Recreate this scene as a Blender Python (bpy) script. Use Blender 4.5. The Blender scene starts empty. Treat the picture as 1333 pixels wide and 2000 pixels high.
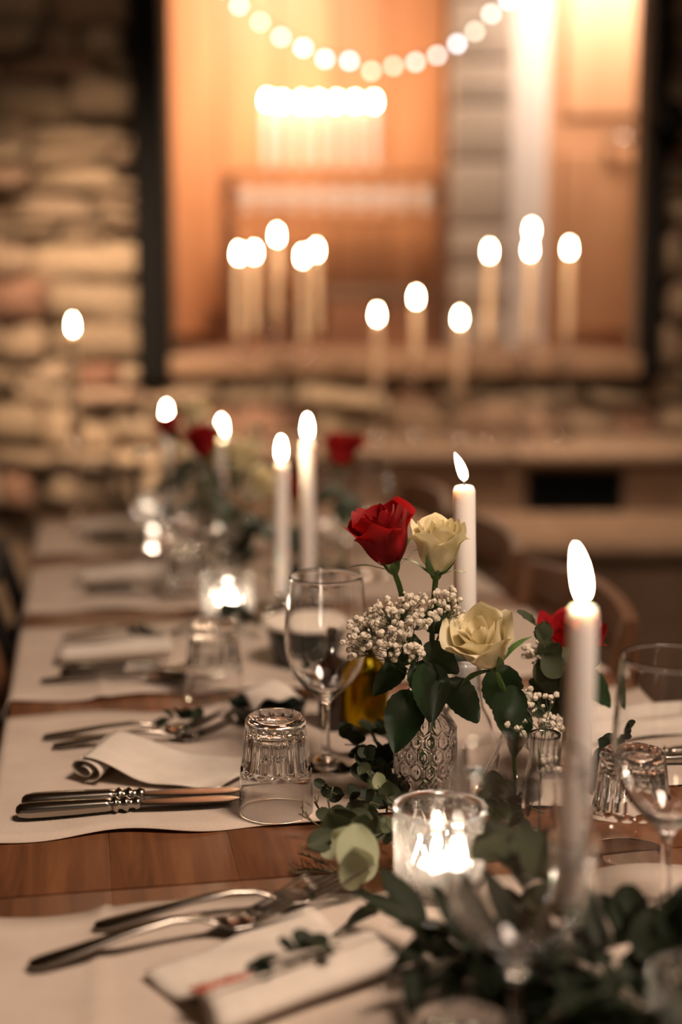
import bpy, bmesh, math, random
from mathutils import Vector, Matrix, Quaternion, noise

scene = bpy.context.scene
COL = scene.collection
rad = math.radians
PI = math.pi

# ------------------------------------------------------------------ camera
cam_d = bpy.data.cameras.new('camera')
cam = bpy.data.objects.new('camera', cam_d)
COL.objects.link(cam)
cam.location = (0, 0, 1.265)
cam.rotation_euler = (rad(90) - math.atan(458 / 2777), 0, 0)
cam_d.sensor_fit = 'HORIZONTAL'
cam_d.sensor_width = 24.0
cam_d.lens = 24.0 * 2777 / 1333
cam_d.clip_start = 0.05
cam_d.dof.use_dof = True
cam_d.dof.focus_distance = 1.335
cam_d.dof.aperture_fstop = 1.6
scene.camera = cam

# ------------------------------------------------------------------ world, big lights, exposure
w = bpy.data.worlds.new('world')
scene.world = w
w.use_nodes = True
w.node_tree.nodes['Background'].inputs[0].default_value = (1.0, 0.72, 0.50, 1)
w.node_tree.nodes['Background'].inputs[1].default_value = 0.14

def area_light(name, loc, target, size, energy, color, spread=180):
    d = bpy.data.lights.new(name, 'AREA')
    d.shape = 'DISK'
    d.size = size
    d.energy = energy
    d.color = color
    d.spread = rad(spread)
    o = bpy.data.objects.new(name, d)
    COL.objects.link(o)
    o.location = loc
    o.rotation_euler = (Vector(target) - Vector(loc)).to_track_quat('-Z', 'Y').to_euler()
    return o

area_light('ceiling_lamp', (0.75, 0.55, 2.75), (0.0, 1.45, 0.75), 0.7, 25, (1.0, 0.75, 0.585), 120)
area_light('wall_fill_far', (-0.8, 3.0, 2.02), (-0.55, 4.0, 0.82), 0.35, 10.5, (1.0, 0.72, 0.50), 66)  # added fill without a fixture, brightens the lower left wall
area_light('ledge_fill_right', (0.55, 3.20, 2.08), (0.55, 3.75, 0.80), 0.35, 6, (1.0, 0.74, 0.54), 75)  # unseen fill, added to lift the ledge and the wall around it
area_light('alcove_lamp_left', (-0.25, 4.45, 2.42), (-0.35, 5.2, 1.5), 0.35, 19, (1.0, 0.76, 0.56), 150)
area_light('alcove_lamp_right', (0.95, 4.4, 2.42), (0.85, 5.2, 1.9), 0.35, 15.5, (1.0, 0.82, 0.68), 150)

vs = scene.view_settings
vs.view_transform = 'Standard'
vs.look = 'None'
vs.exposure = 0.0
vs.gamma = 1.0
vs.use_curve_mapping = False
cy = scene.cycles
cy.use_denoising = True
try:
    cy.denoiser = 'OPENIMAGEDENOISE'
    cy.denoising_input_passes = 'RGB_ALBEDO_NORMAL'
    cy.denoising_prefilter = 'ACCURATE'
except Exception:
    pass
cy.use_light_tree = True
cy.sample_clamp_indirect = 150.0
cy.sample_clamp_direct = 0.0
cy.blur_glossy = 0.4
cy.max_bounces = 11
cy.diffuse_bounces = 3
cy.glossy_bounces = 4
cy.transmission_bounces = 11
cy.transparent_max_bounces = 12
cy.caustics_refractive = True
cy.caustics_reflective = False

# ------------------------------------------------------------------ materials
MATS = {}
def mat(name, color=(0.5, 0.5, 0.5), rough=0.5, metal=0.0, **kw):
    m = bpy.data.materials.new(name)
    m.use_nodes = True
    b = m.node_tree.nodes['Principled BSDF']
    b.inputs['Base Color'].default_value = (*color, 1)
    b.inputs['Roughness'].default_value = rough
    b.inputs['Metallic'].default_value = metal
    for k, v in kw.items():
        b.inputs[k.replace('_', ' ')].default_value = v
    MATS[name] = m
    return m

def N(m, typ, **kw):
    n = m.node_tree.nodes.new(typ)
    for k, v in kw.items():
        setattr(n, k, v)
    return n
def L(m, a, b):
    m.node_tree.links.new(a, b)
def bsdf(m):
    return m.node_tree.nodes['Principled BSDF']

def noise_color(m, c1, c2, scale=(8, 8, 8), detail=6, rough=0.6, lo=0.3, hi=0.7, bump=0.0, bumpdist=0.002, coords='Object', dist=0.0):
    tc = N(m, 'ShaderNodeTexCoord')
    mp = N(m, 'ShaderNodeMapping')
    mp.inputs['Scale'].default_value = scale
    L(m, tc.outputs[coords], mp.inputs['Vector'])
    nz = N(m, 'ShaderNodeTexNoise')
    nz.inputs['Scale'].default_value = 1.0
    nz.inputs['Detail'].default_value = detail
    nz.inputs['Roughness'].default_value = rough
    nz.inputs['Distortion'].default_value = dist
    L(m, mp.outputs[0], nz.inputs['Vector'])
    cr = N(m, 'ShaderNodeValToRGB')
    cr.color_ramp.elements[0].position = lo
    cr.color_ramp.elements[0].color = (*c1, 1)
    cr.color_ramp.elements[1].position = hi
    cr.color_ramp.elements[1].color = (*c2, 1)
    L(m, nz.outputs['Fac'], cr.inputs['Fac'])
    L(m, cr.outputs['Color'], bsdf(m).inputs['Base Color'])
    if bump:
        bp = N(m, 'ShaderNodeBump')
        bp.inputs['Strength'].default_value = bump
        bp.inputs['Distance'].default_value = bumpdist
        L(m, nz.outputs['Fac'], bp.inputs['Height'])
        L(m, bp.outputs['Normal'], bsdf(m).inputs['Normal'])
    return cr, nz

def random_tint(m, cr, lo=0.8, hi=1.15):
    oi = N(m, 'ShaderNodeObjectInfo')
    mr = N(m, 'ShaderNodeMapRange')
    mr.inputs['To Min'].default_value = lo
    mr.inputs['To Max'].default_value = hi
    L(m, oi.outputs['Random'], mr.inputs['Value'])
    hs = N(m, 'ShaderNodeHueSaturation')
    L(m, mr.outputs[0], hs.inputs['Value'])
    L(m, cr.outputs['Color'], hs.inputs['Color'])
    L(m, hs.outputs['Color'], bsdf(m).inputs['Base Color'])

def make_materials():
    # oiled brown table wood, grain running along the table
    m = mat('table_wood', rough=0.42)
    cr, nz = noise_color(m, (0.066, 0.023, 0.009), (0.205, 0.082, 0.032), scale=(60, 2.6, 60), detail=8, lo=0.28, hi=0.72, bump=0.12, bumpdist=0.001, dist=0.6)
    random_tint(m, cr, 0.92, 1.08)
    m = mat('chair_wood', rough=0.45)
    noise_color(m, (0.085, 0.036, 0.016), (0.17, 0.075, 0.033), scale=(30, 30, 4), bump=0.1)
    m = mat('dark_chair', rough=0.5)
    noise_color(m, (0.004, 0.003, 0.003), (0.014, 0.009, 0.007), scale=(20, 20, 4))
    # linen
    m = mat('linen', rough=0.9)
    cr, nz = noise_color(m, (0.51, 0.42, 0.345), (0.61, 0.51, 0.425), scale=(14, 14, 14), detail=5, lo=0.3, hi=0.7)
    tc = N(m, 'ShaderNodeTexCoord')
    mx = None
    for ax in (0, 1):
        wv = N(m, 'ShaderNodeTexWave')
        wv.bands_direction = 'X' if ax == 0 else 'Y'
        wv.inputs['Scale'].default_value = 190 if ax == 0 else 150
        wv.inputs['Distortion'].default_value = 1.2
        wv.inputs['Detail'].default_value = 1
        L(m, tc.outputs['Object'], wv.inputs['Vector'])
        if mx is None:
            mx = wv
        else:
            ad = N(m, 'ShaderNodeMath', operation='ADD')
            L(m, mx.outputs['Fac'], ad.inputs[0]); L(m, wv.outputs['Fac'], ad.inputs[1])
    bp = N(m, 'ShaderNodeBump')
    bp.inputs['Strength'].default_value = 0.25
    bp.inputs['Distance'].default_value = 0.0006
    L(m, ad.outputs[0], bp.inputs['Height'])
    L(m, bp.outputs['Normal'], bsdf(m).inputs['Normal'])
    m = mat('napkin', rough=0.85)
    noise_color(m, (0.58, 0.515, 0.44), (0.68, 0.605, 0.525), scale=(30, 30, 30), bump=0.1, bumpdist=0.0005)
    mat('red_ink', (0.45, 0.09, 0.035), 0.7)
    mat('dark_ink', (0.08, 0.06, 0.05), 0.7)
    # glass
    for nm, col, ior in (('glass', (1, 1, 1), 1.48), ('oil_glass', (0.55, 0.43, 0.03), 1.47), ('pressed_glass', (1, 1, 1), 1.48)):
        m = bpy.data.materials.new(nm); m.use_nodes = True
        nt = m.node_tree; nt.nodes.clear()
        g = nt.nodes.new('ShaderNodeBsdfGlass'); o = nt.nodes.new('ShaderNodeOutputMaterial')
        g.inputs['Color'].default_value = (*col, 1)
        g.inputs['IOR'].default_value = ior
        g.inputs['Roughness'].default_value = 0.07 if nm == 'pressed_glass' else 0.0
        if nm == 'pressed_glass':      # thick pressed glass scatters part of the light
            tl = nt.nodes.new('ShaderNodeBsdfTranslucent'); tl.inputs[0].default_value = (1, 0.97, 0.93, 1)
            mx = nt.nodes.new('ShaderNodeMixShader'); mx.inputs[0].default_value = 0.07
            nt.links.new(g.outputs[0], mx.inputs[1]); nt.links.new(tl.outputs[0], mx.inputs[2]); nt.links.new(mx.outputs[0], o.inputs[0])
        else:
            nt.links.new(g.outputs[0], o.inputs[0])
        MATS[nm] = m
    mat('vinegar', (0.018, 0.008, 0.005), 0.12, Specular_IOR_Level=0.6)
    mat('silver', (0.36, 0.33, 0.29), 0.20, 1.0)
    mat('blade_steel', (0.30, 0.28, 0.26), 0.22, 1.0)
    mat('tin', (0.75, 0.73, 0.70), 0.3, 1.0)
    # wax
    for nm, c in (('wax', (0.90, 0.84, 0.80)), ('dim_ivory_wax', (0.52, 0.38, 0.25)), ('dull_wax', (0.80, 0.75, 0.72))):  # far candles: ivory tone, darkened further because they are lit less
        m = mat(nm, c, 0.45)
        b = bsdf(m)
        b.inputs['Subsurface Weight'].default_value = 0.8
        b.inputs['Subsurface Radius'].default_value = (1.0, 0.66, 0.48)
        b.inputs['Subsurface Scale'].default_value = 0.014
    mat('wick', (0.02, 0.015, 0.012), 0.9)
    def emis(nm, col, s):
        m = bpy.data.materials.new(nm); m.use_nodes = True
        nt = m.node_tree; nt.nodes.clear()
        e = nt.nodes.new('ShaderNodeEmission'); o = nt.nodes.new('ShaderNodeOutputMaterial')
        e.inputs[0].default_value = (*col, 1); e.inputs[1].default_value = s
        nt.links.new(e.outputs[0], o.inputs[0])
        if nm.startswith('bulb'): m.cycles.emission_sampling = 'NONE'
        MATS[nm] = m
    emis('flame', (1.0, 0.74, 0.46), 150)
    emis('tea_flame', (1.0, 0.80, 0.60), 105)
    emis('bulb_warm', (1.0, 0.87, 0.68), 8.5)
    emis('bulb_cool', (0.93, 0.93, 1.0), 12.0)
    emis('bulb_mid', (1.0, 0.94, 0.86), 9.5)
    mat('wire', (0.03, 0.028, 0.025), 0.6)
    # petals: thin translucent sheets
    def petal(nm, c1, c2, tr, tcol, scale=90):
        m = mat(nm, rough=0.6, Specular_IOR_Level=0.2)
        cr, nz = noise_color(m, c1, c2, scale=(scale, scale, scale * 0.25), lo=0.3, hi=0.75, bump=0.08, bumpdist=0.0006)
        nt = m.node_tree
        t = N(m, 'ShaderNodeBsdfTranslucent'); t.inputs[0].default_value = (*tcol, 1)
        mx = N(m, 'ShaderNodeMixShader'); mx.inputs[0].default_value = tr
        L(m, bsdf(m).outputs[0], mx.inputs[1]); L(m, t.outputs[0], mx.inputs[2])
        L(m, mx.outputs[0], nt.nodes['Material Output'].inputs[0])
        return m
    petal('red_petal', (0.20, 0.006, 0.010), (0.36, 0.012, 0.014), 0.30, (0.60, 0.012, 0.012))
    petal('cream_petal', (0.74, 0.66, 0.43), (0.84, 0.76, 0.54), 0.30, (0.90, 0.78, 0.46))
    petal('blossom', (0.70, 0.62, 0.50), (0.82, 0.75, 0.63), 0.2, (0.8, 0.72, 0.6), 300)
    petal('rose_leaf', (0.008, 0.024, 0.008), (0.024, 0.055, 0.018), 0.12, (0.05, 0.10, 0.02))
    bsdf(MATS['rose_leaf']).inputs['Roughness'].default_value = 0.38
    bsdf(MATS['rose_leaf']).inputs['Specular IOR Level'].default_value = 0.5
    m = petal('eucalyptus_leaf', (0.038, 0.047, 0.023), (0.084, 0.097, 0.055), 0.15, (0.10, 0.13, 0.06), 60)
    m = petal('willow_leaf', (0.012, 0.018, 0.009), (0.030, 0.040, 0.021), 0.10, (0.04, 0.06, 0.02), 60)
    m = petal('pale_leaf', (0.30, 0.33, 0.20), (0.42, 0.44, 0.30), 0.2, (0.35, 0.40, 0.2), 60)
    m = mat('green_stem', rough=0.45)
    noise_color(m, (0.045, 0.105, 0.022), (0.10, 0.19, 0.045), scale=(120, 120, 30))
    mat('twig', (0.10, 0.085, 0.035), 0.6)
    mat('fine_stem', (0.045, 0.07, 0.022), 0.6)
    # masonry
    m = mat('stone', rough=0.92)
    tc = N(m, 'ShaderNodeTexCoord')
    nz = N(m, 'ShaderNodeTexNoise'); nz.inputs['Scale'].default_value = 14; nz.inputs['Detail'].default_value = 6
    L(m, tc.outputs['Object'], nz.inputs['Vector'])
    oi = N(m, 'ShaderNodeObjectInfo')
    cr = N(m, 'ShaderNodeValToRGB')
    els = cr.color_ramp.elements
    els[0].position = 0.0; els[0].color = (0.16, 0.10, 0.06, 1)
    els[1].position = 1.0; els[1].color = (0.40, 0.285, 0.18, 1)
    for p, c in ((0.2, (0.27, 0.19, 0.12, 1)), (0.4, (0.20, 0.14, 0.085, 1)), (0.6, (0.34, 0.25, 0.165, 1)), (0.72, (0.19, 0.085, 0.05, 1)), (0.8, (0.30, 0.22, 0.14, 1))):
        e = els.new(p); e.color = c
    L(m, oi.outputs['Random'], cr.inputs['Fac'])
    mx = N(m, 'ShaderNodeMix', data_type='RGBA', blend_type='MULTIPLY')
    mx.inputs['Factor'].default_value = 0.55
    L(m, cr.outputs['Color'], mx.inputs['A'])
    cr2 = N(m, 'ShaderNodeValToRGB')
    cr2.color_ramp.elements[0].position = 0.3; cr2.color_ramp.elements[0].color = (0.45, 0.45, 0.45, 1)
    cr2.color_ramp.elements[1].position = 0.7; cr2.color_ramp.elements[1].color = (1.15, 1.15, 1.15, 1)
    L(m, nz.outputs['Fac'], cr2.inputs['Fac'])
    L(m, cr2.outputs['Color'], mx.inputs['B'])
    L(m, mx.outputs['Result'], bsdf(m).inputs['Base Color'])
    bp = N(m, 'ShaderNodeBump'); bp.inputs['Strength'].default_value = 0.6; bp.inputs['Distance'].default_value = 0.008
    L(m, nz.outputs['Fac'], bp.inputs['Height']); L(m, bp.outputs['Normal'], bsdf(m).inputs['Normal'])
    m = mat('mortar', rough=0.95)
    noise_color(m, (0.11, 0.072, 0.045), (0.21, 0.145, 0.09), scale=(25, 25, 25), bump=0.5, bumpdist=0.01)
    m = mat('slab_stone', rough=0.85)
    cr, nz = noise_color(m, (0.125, 0.078, 0.047), (0.25, 0.162, 0.10), scale=(9, 9, 9), bump=0.4, bumpdist=0.006)
    random_tint(m, cr, 0.8, 1.15)
    m = mat('bench_stone', rough=0.85)
    cr, nz = noise_color(m, (0.15, 0.09, 0.052), (0.25, 0.155, 0.092), scale=(9, 9, 9), bump=0.4, bumpdist=0.006)
    random_tint(m, cr, 0.8, 1.15)
    m = mat('grey_stone', rough=0.9)
    noise_color(m, (0.26, 0.20, 0.15), (0.46, 0.37, 0.30), scale=(14, 14, 14), bump=0.4, bumpdist=0.006)
    m = mat('plaster', rough=0.8)
    noise_color(m, (0.66, 0.57, 0.50), (0.74, 0.65, 0.58), scale=(4, 4, 2))
    m = mat('black_iron', (0.004, 0.0035, 0.003), 0.8, Specular_IOR_Level=0.1)
    m = mat('vent_shade_black', (0.003, 0.0035, 0.0035), 0.9, Specular_IOR_Level=0.0)  # black that paints in the shade inside the ledge vent
    m = mat('orange_wood', rough=0.5)
    cr, nz = noise_color(m, (0.44, 0.185, 0.075), (0.62, 0.295, 0.135), scale=(12, 12, 1.5), bump=0.1)
    random_tint(m, cr, 0.85, 1.1)
    m = mat('brown_wood', rough=0.5)
    cr, nz = noise_color(m, (0.12, 0.045, 0.018), (0.24, 0.095, 0.04), scale=(3, 12, 12), bump=0.1)
    m = mat('door_wood', rough=0.45)
    noise_color(m, (0.36, 0.17, 0.075), (0.50, 0.26, 0.13), scale=(12, 12, 1.5), bump=0.1)
    m = mat('sill_wood', rough=0.6)
    noise_color(m, (0.13, 0.07, 0.035), (0.22, 0.125, 0.066), scale=(3, 14, 14), bump=0.1)
    m = mat('floor_wood', rough=0.5)
    cr, nz = noise_color(m, (0.05, 0.026, 0.014), (0.12, 0.065, 0.035), scale=(20, 2, 20), bump=0.1)
    random_tint(m, cr, 0.8, 1.2)
    mat('ceiling_paint', (0.25, 0.19, 0.13), 0.9)
    mat('porcelain', (0.85, 0.79, 0.73), 0.2)
    mat('dark_enamel', (0.010, 0.018, 0.014), 0.25)
    mat('cream_wax', (0.74, 0.66, 0.58), 0.5)
    mat('green_label', (0.16, 0.20, 0.13), 0.7)
make_materials()

# ------------------------------------------------------------------ mesh helpers
class MB:
    def __init__(s):
        s.v = []; s.f = []
    def add(s, vs_, fs):
        o = len(s.v)
        s.v += [tuple(p) for p in vs_]
        s.f += [tuple(i + o for i in f) for f in fs]
    def box(s, c, d, rz=0.0):
        cx, cy_, cz = c; dx, dy, dz = (x / 2 for x in d)
        R = Matrix.Rotation(rz, 3, 'Z')
        vs_ = [Vector(c) + R @ Vector((sx * dx, sy * dy, sz * dz)) for sx in (-1, 1) for sy in (-1, 1) for sz in (-1, 1)]
        s.add(vs_, [(0, 1, 3, 2), (4, 6, 7, 5), (0, 4, 5, 1), (2, 3, 7, 6), (0, 2, 6, 4), (1, 5, 7, 3)])
    def tube(s, pts, r, n=8, cap=True):
        pts = [Vector(p) for p in pts]
        rs = r if isinstance(r, (list, tuple)) else [r] * len(pts)
        base = len(s.v)
        t0 = (pts[1] - pts[0]).normalized()
        nrm = t0.orthogonal().normalized()
        for i, p in enumerate(pts):
            t = (pts[min(i + 1, len(pts) - 1)] - pts[max(i - 1, 0)]).normalized()
            nrm = (nrm - t * nrm.dot(t)).normalized()
            bn = t.cross(nrm)
            for k in range(n):
                a = 2 * PI * k / n
                s.v.append(tuple(p + (nrm * math.cos(a) + bn * math.sin(a)) * rs[i]))
        for i in range(len(pts) - 1):
            for k in range(n):
                a = base + i * n + k; b = base + i * n + (k + 1) % n
                s.f.append((a, b, b + n, a + n))
        if cap:
            s.f.append(tuple(base + k for k in reversed(range(n))))
            e = base + (len(pts) - 1) * n
            s.f.append(tuple(e + k for k in range(n)))
    def lathe(s, prof, n=32, mod=None, c=(0, 0, 0)):
        """prof: list of (r, z); r=0 closes at the axis"""
        base_idx = []
        for i, (r, z) in enumerate(prof):
            if r <= 1e-9:
                base_idx.append([len(s.v)])
                s.v.append((c[0], c[1], c[2] + z))
            else:
                ring = []
                for k in range(n):
                    a = 2 * PI * k / n
                    rr = mod(a, i, r, z) if mod else r
                    ring.append(len(s.v))
                    s.v.append((c[0] + rr * math.cos(a), c[1] + rr * math.sin(a), c[2] + z))
                base_idx.append(ring)
        for i in range(len(prof) - 1):
            A, B = base_idx[i], base_idx[i + 1]
            if len(A) == 1 and len(B) == 1:
                continue
            for k in range(n):
                k2 = (k + 1) % n
                if len(A) == 1:
                    s.f.append((A[0], B[k2], B[k]))
                elif len(B) == 1:
                    s.f.append((A[k], A[k2], B[0]))
                else:
                    s.f.append((A[k], A[k2], B[k2], B[k]))
    def loft(s, rings, cap=True):
        n = len(rings[0]); base = len(s.v)
        for r in rings:
            s.v += [tuple(p) for p in r]
        for i in range(len(rings) - 1):
            for k in range(n):
                a = base + i * n + k; b = base + i * n + (k + 1) % n
                s.f.append((a, b, b + n, a + n))
        if cap:
            s.f.append(tuple(base + k for k in reversed(range(n))))
            e = base + (len(rings) - 1) * n
            s.f.append(tuple(e + k for k in range(n)))
    def grid(s, nu, nv, fn):
        base = len(s.v)
        for j in range(nv):
            for i in range(nu):
                s.v.append(tuple(fn(i / (nu - 1), j / (nv - 1))))
        for j in range(nv - 1):
            for i in range(nu - 1):
                a = base + j * nu + i
                s.f.append((a, a + 1, a + nu + 1, a + nu))
    def mesh(s, name, smooth=True, recalc=True, bevel=0.0, bseg=2, sharp=None):
        me = bpy.data.meshes.new(name)
        me.from_pydata(s.v, [], s.f)
        bm = bmesh.new(); bm.from_mesh(me)
        if recalc:
            bmesh.ops.recalc_face_normals(bm, faces=bm.faces)
        if bevel:
            bmesh.ops.bevel(bm, geom=list(bm.edges), offset=bevel, segments=bseg, profile=0.6, affect='EDGES')
        for f in bm.faces:
            f.smooth = smooth
        if sharp:
            for e in bm.edges:
                if len(e.link_faces) == 2 and e.calc_face_angle(0) > sharp:
                    e.smooth = False
        bm.to_mesh(me); bm.free()
        return me

def obj(name, me, m=None, parent=None, loc=(0, 0, 0), rot=None, scale=None):
    o = bpy.data.objects.new(name, me)
    COL.objects.link(o)
    if m:
        mm = MATS[m]
        if not me.materials:
            me.materials.append(mm)
        elif me.materials[0] != mm:
            o.material_slots[0].link = 'OBJECT'
            o.material_slots[0].material = mm
    if parent:
        o.parent = parent
    o.location = loc
    if rot is not None:
        if isinstance(rot, (tuple, list)):
            o.rotation_euler = rot
        else:
            o.rotation_euler = rot.to_euler()
    if scale is not None:
        o.scale = (scale,) * 3 if isinstance(scale, (int, float)) else scale
    return o

def tag(o, label, cat, group=None):
    o['label'] = label; o['category'] = cat
    if group:
        o['group'] = group
    return o

def thing(name, label, cat, loc=(0, 0, 0), rotz=0.0, group=None, rot=None):
    o = bpy.data.objects.new(name, None)
    o.empty_display_size = 0.02
    COL.objects.link(o)
    o.location = loc
    o.rotation_euler = rot if rot is not None else (0, 0, rotz)
    return tag(o, label, cat, group)

def struct(o):
    o['kind'] = 'structure'
    return o

def catmull(pts, n=6):
    P = [Vector(p) for p in pts]
    P = [P[0] * 2 - P[1]] + P + [P[-1] * 2 - P[-2]]
    out = []
    for i in range(1, len(P) - 2):
        for k in range(n):
            t = k / n
            a, b, c, d = P[i - 1], P[i], P[i + 1], P[i + 2]
            out.append(0.5 * ((2 * b) + (c - a) * t + (2 * a - 5 * b + 4 * c - d) * t * t + (3 * b - a - 3 * c + d) * t ** 3))
    out.append(P[-2])
    return out

# table frame: a runs across the table (to the right and slightly away), b along it (away)
TH = rad(10.3)
CT, ST = math.cos(TH), math.sin(TH)
TZ = 0.75
MZ = 0.7530            # top of the linen runners
def tb(a, b, z=TZ):
    return Vector((a * CT - b * ST, a * ST + b * CT, z))
A0, A1 = -0.098, 0.672

# ------------------------------------------------------------------ room shell
WY = 4.0
OX0, OX1, OZ0, OZ1 = -0.478, 0.832, 1.035, 2.42
def build_room():
    mb = MB(); mb.box((0, 2.0, -0.05), (7.2, 9.0, 0.1))
    fl = struct(obj('floor', mb.mesh('floor', False), 'mortar'))
    pm = MB(); pm.box((0, 0, 0.006), (0.178, 2.4, 0.012)); pme = pm.mesh('plank', False, bevel=0.002, bseg=1)
    for i in range(20):
        for j in range(2):
            obj('plank', pme, 'floor_wood', fl, (-1.8 + i * 0.18, -0.2 + j * 2.404, 0.0))
    mb = MB(); mb.box((0, 2.0, 2.95), (7.2, 9.0, 0.1))
    struct(obj('ceiling', mb.mesh('ceiling', False), 'ceiling_paint'))
    # back wall mortar core, around the opening
    mb = MB()
    T = 0.12
    def slab(x0, x1, z0, z1):
        mb.box(((x0 + x1) / 2, WY + T / 2 + 0.03, (z0 + z1) / 2), (x1 - x0, T, z1 - z0))
    slab(-3.6, OX0, 0, 2.9); slab(OX1, 3.6, 0, 2.9); slab(OX0, OX1, 0, OZ0); slab(OX0, OX1, OZ1, 2.9)
    wall = struct(obj('wall_back', mb.mesh('wall_back', False), 'mortar'))
    mb = MB(); mb.box((-2.5, 1.6, 1.45), (0.2, 4.9, 2.9))
    struct(obj('wall_left', mb.mesh('wall_left', False), 'mortar'))
    # stones, each its own piece
    rng = random.Random(5)
    variants = []
    for k in range(9):
        bm = bmesh.new()
        bmesh.ops.create_cube(bm, size=1.0)
        bmesh.ops.subdivide_edges(bm, edges=list(bm.edges), cuts=2, use_grid_fill=True)
        for v in bm.verts:
            c = v.co
            f = 1 - 0.07 * ((abs(c.x) * 2) ** 4 * (abs(c.z) * 2) ** 4)
            c.x *= f; c.z *= f
            e = max((abs(c.x) * 2) ** 3, (abs(c.z) * 2) ** 3)
            c.y *= 1 - 0.22 * e
            c.x += rng.uniform(-0.07, 0.07); c.z += rng.uniform(-0.10, 0.10); c.y += rng.uniform(-0.18, 0.18)
        for f in bm.faces: f.smooth = True
        me = bpy.data.meshes.new('stone'); bm.to_mesh(me); bm.free()
        variants.append(me)
    z = 0.62
    while z < 2.32:
        h = rng.choice((0.042, 0.055, 0.065, 0.085, 0.115))
        x = -1.32 + rng.uniform(-0.15, 0)
        while x < 1.28:
            wd = rng.uniform(0.10, 0.32)
            xc, zc_ = x + wd / 2, z + h / 2
            x += wd
            x0, x1 = xc - wd / 2, xc + wd / 2
            if z + h > OZ0 - 0.03 and z < OZ1:
                l_, r_ = OX0 - 0.075, OX1 + 0.045
                if x0 < l_ and x1 > l_:
                    x1 = l_
                elif x0 < r_ and x1 > r_:
                    x0 = r_
                elif x0 >= l_ and x1 <= r_:
                    continue
                if x1 - x0 < 0.05:
                    continue
            if z + h < 0.84 and -0.45 < xc:
                continue
            obj('stone', rng.choice(variants), 'stone', wall,
                ((x0 + x1) / 2, WY + 0.03 + rng.uniform(-0.04, 0.015), zc_ + rng.uniform(-.008, .008)), (0, rng.uniform(-0.09, 0.09), rng.choice((0, PI))),
                ((x1 - x0) * 0.96, rng.uniform(0.09, 0.15), h * 0.97))
        z += h
    # dark iron frame round the opening
    mb = MB()
    mb.box((OX0 - 0.040, WY - 0.01, (OZ0 + OZ1) / 2), (0.078, 0.16, OZ1 - OZ0 + 0.1))
    struct(obj('trim_1', mb.mesh('trim_1', False, bevel=0.006), 'black_iron'))
    mb = MB()
    mb.box((OX1 + 0.022, WY - 0.01, (OZ0 + OZ1) / 2), (0.042, 0.16, OZ1 - OZ0 + 0.1))
    struct(obj('trim_2', mb.mesh('trim_2', False, bevel=0.006), 'black_iron'))
    mb = MB()
    mb.box(((OX0 + OX1) / 2, WY - 0.01, OZ1 + 0.03), (OX1 - OX0 + 0.16, 0.16, 0.07))
    struct(obj('trim_3', mb.mesh('trim_3', False, bevel=0.006), 'black_iron'))
    # wooden sill of the opening
    mb = MB(); mb.box(((OX0 + OX1) / 2, WY + 0.20, OZ0 - 0.012), (OX1 - OX0, 0.52, 0.055))
    struct(obj('trim_4', mb.mesh('trim_4', False, bevel=0.008), 'sill_wood'))
    # room beyond the opening
    mb = MB()
    mb.box((0.2, 5.30, 1.6), (3.0, 0.1, 2.4))
    al = struct(obj('wall_alcove', mb.mesh('wall_alcove', False), 'brown_wood'))
    bmb = MB(); bmb.box((0, 0, 0), (0.196, 0.02, 1.75)); bme = bmb.mesh('board', False, bevel=0.003, bseg=1)
    for i in range(7):
        obj('board', bme, 'orange_wood', al, (-0.93 + i * 0.2, 5.235, 1.93))
    mb = MB(); mb.box((0.2, 4.80, 0.93), (3.0, 0.95, 0.1))
    struct(obj('floor_alcove', mb.mesh('floor_alcove', False), 'brown_wood'))
    mb = MB(); mb.box((0.2, 4.8, 2.75), (3.0, 0.95, 0.1))
    struct(obj('ceiling_alcove', mb.mesh('ceiling_alcove', False), 'orange_wood'))
    mb = MB(); mb.box((-1.02, 4.8, 1.85), (0.1, 0.95, 1.75))
    struct(obj('wall_alcove_left', mb.mesh('wall_alcove_left', False), 'orange_wood'))
    mb = MB(); mb.box((1.55, 4.8, 1.85), (0.1, 0.95, 1.75))
    struct(obj('wall_alcove_right', mb.mesh('wall_alcove_right', False), 'door_wood'))
    mb = MB(); mb.box((0.03, 5.13, 1.065), (1.0, 0.16, 0.17))
    struct(obj('baseboard_alcove', mb.mesh('baseboard_alcove', False, bevel=0.006), 'brown_wood'))
    # grey stone pier built of blocks
    mb = MB(); mb.box((0.455, 4.86, 1.85), (0.15, 0.20, 1.74))
    pier = struct(obj('trim_5', mb.mesh('trim_5', False), 'mortar'))
    z = 0.985
    rng = random.Random(9)
    bm_ = MB(); bm_.box((0, 0, 0), (1, 1, 1)); blk = bm_.mesh('block', True, bevel=0.05, bseg=2)
    while z < 2.68:
        h = rng.uniform(0.13, 0.22)
        h = min(h, 2.695 - z)
        obj('block', blk, 'grey_stone', pier, (0.455 + rng.uniform(-0.004, 0.004), 4.85, z + h / 2), None, (0.185, 0.225, h - 0.008))
        z += h
    # pale plaster jamb
    mb = MB(); mb.box((0.618, 4.88, 1.84), (0.125, 0.16, 1.72))
    struct(obj('trim_6', mb.mesh('trim_6', False, bevel=0.01), 'plaster'))
    # panelled wooden door beside it
    mb = MB(); mb.box((1.06, 4.96, 1.82), (0.74, 0.045, 1.68))
    dr = struct(obj('door_1', mb.mesh('door_1', False, bevel=0.004), 'door_wood'))
    for (x, z_, wx, hz) in ((0.87, 2.15, 0.26, 0.72), (1.22, 2.15, 0.26, 0.72), (0.87, 1.38, 0.26, 0.62), (1.22, 1.38, 0.26, 0.62)):
        mb = MB(); mb.box((x, 4.93, z_), (wx, 0.03, hz))
        obj('door_panel', mb.mesh('door_panel', False, bevel=0.012, bseg=1), 'door_wood', dr)
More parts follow.
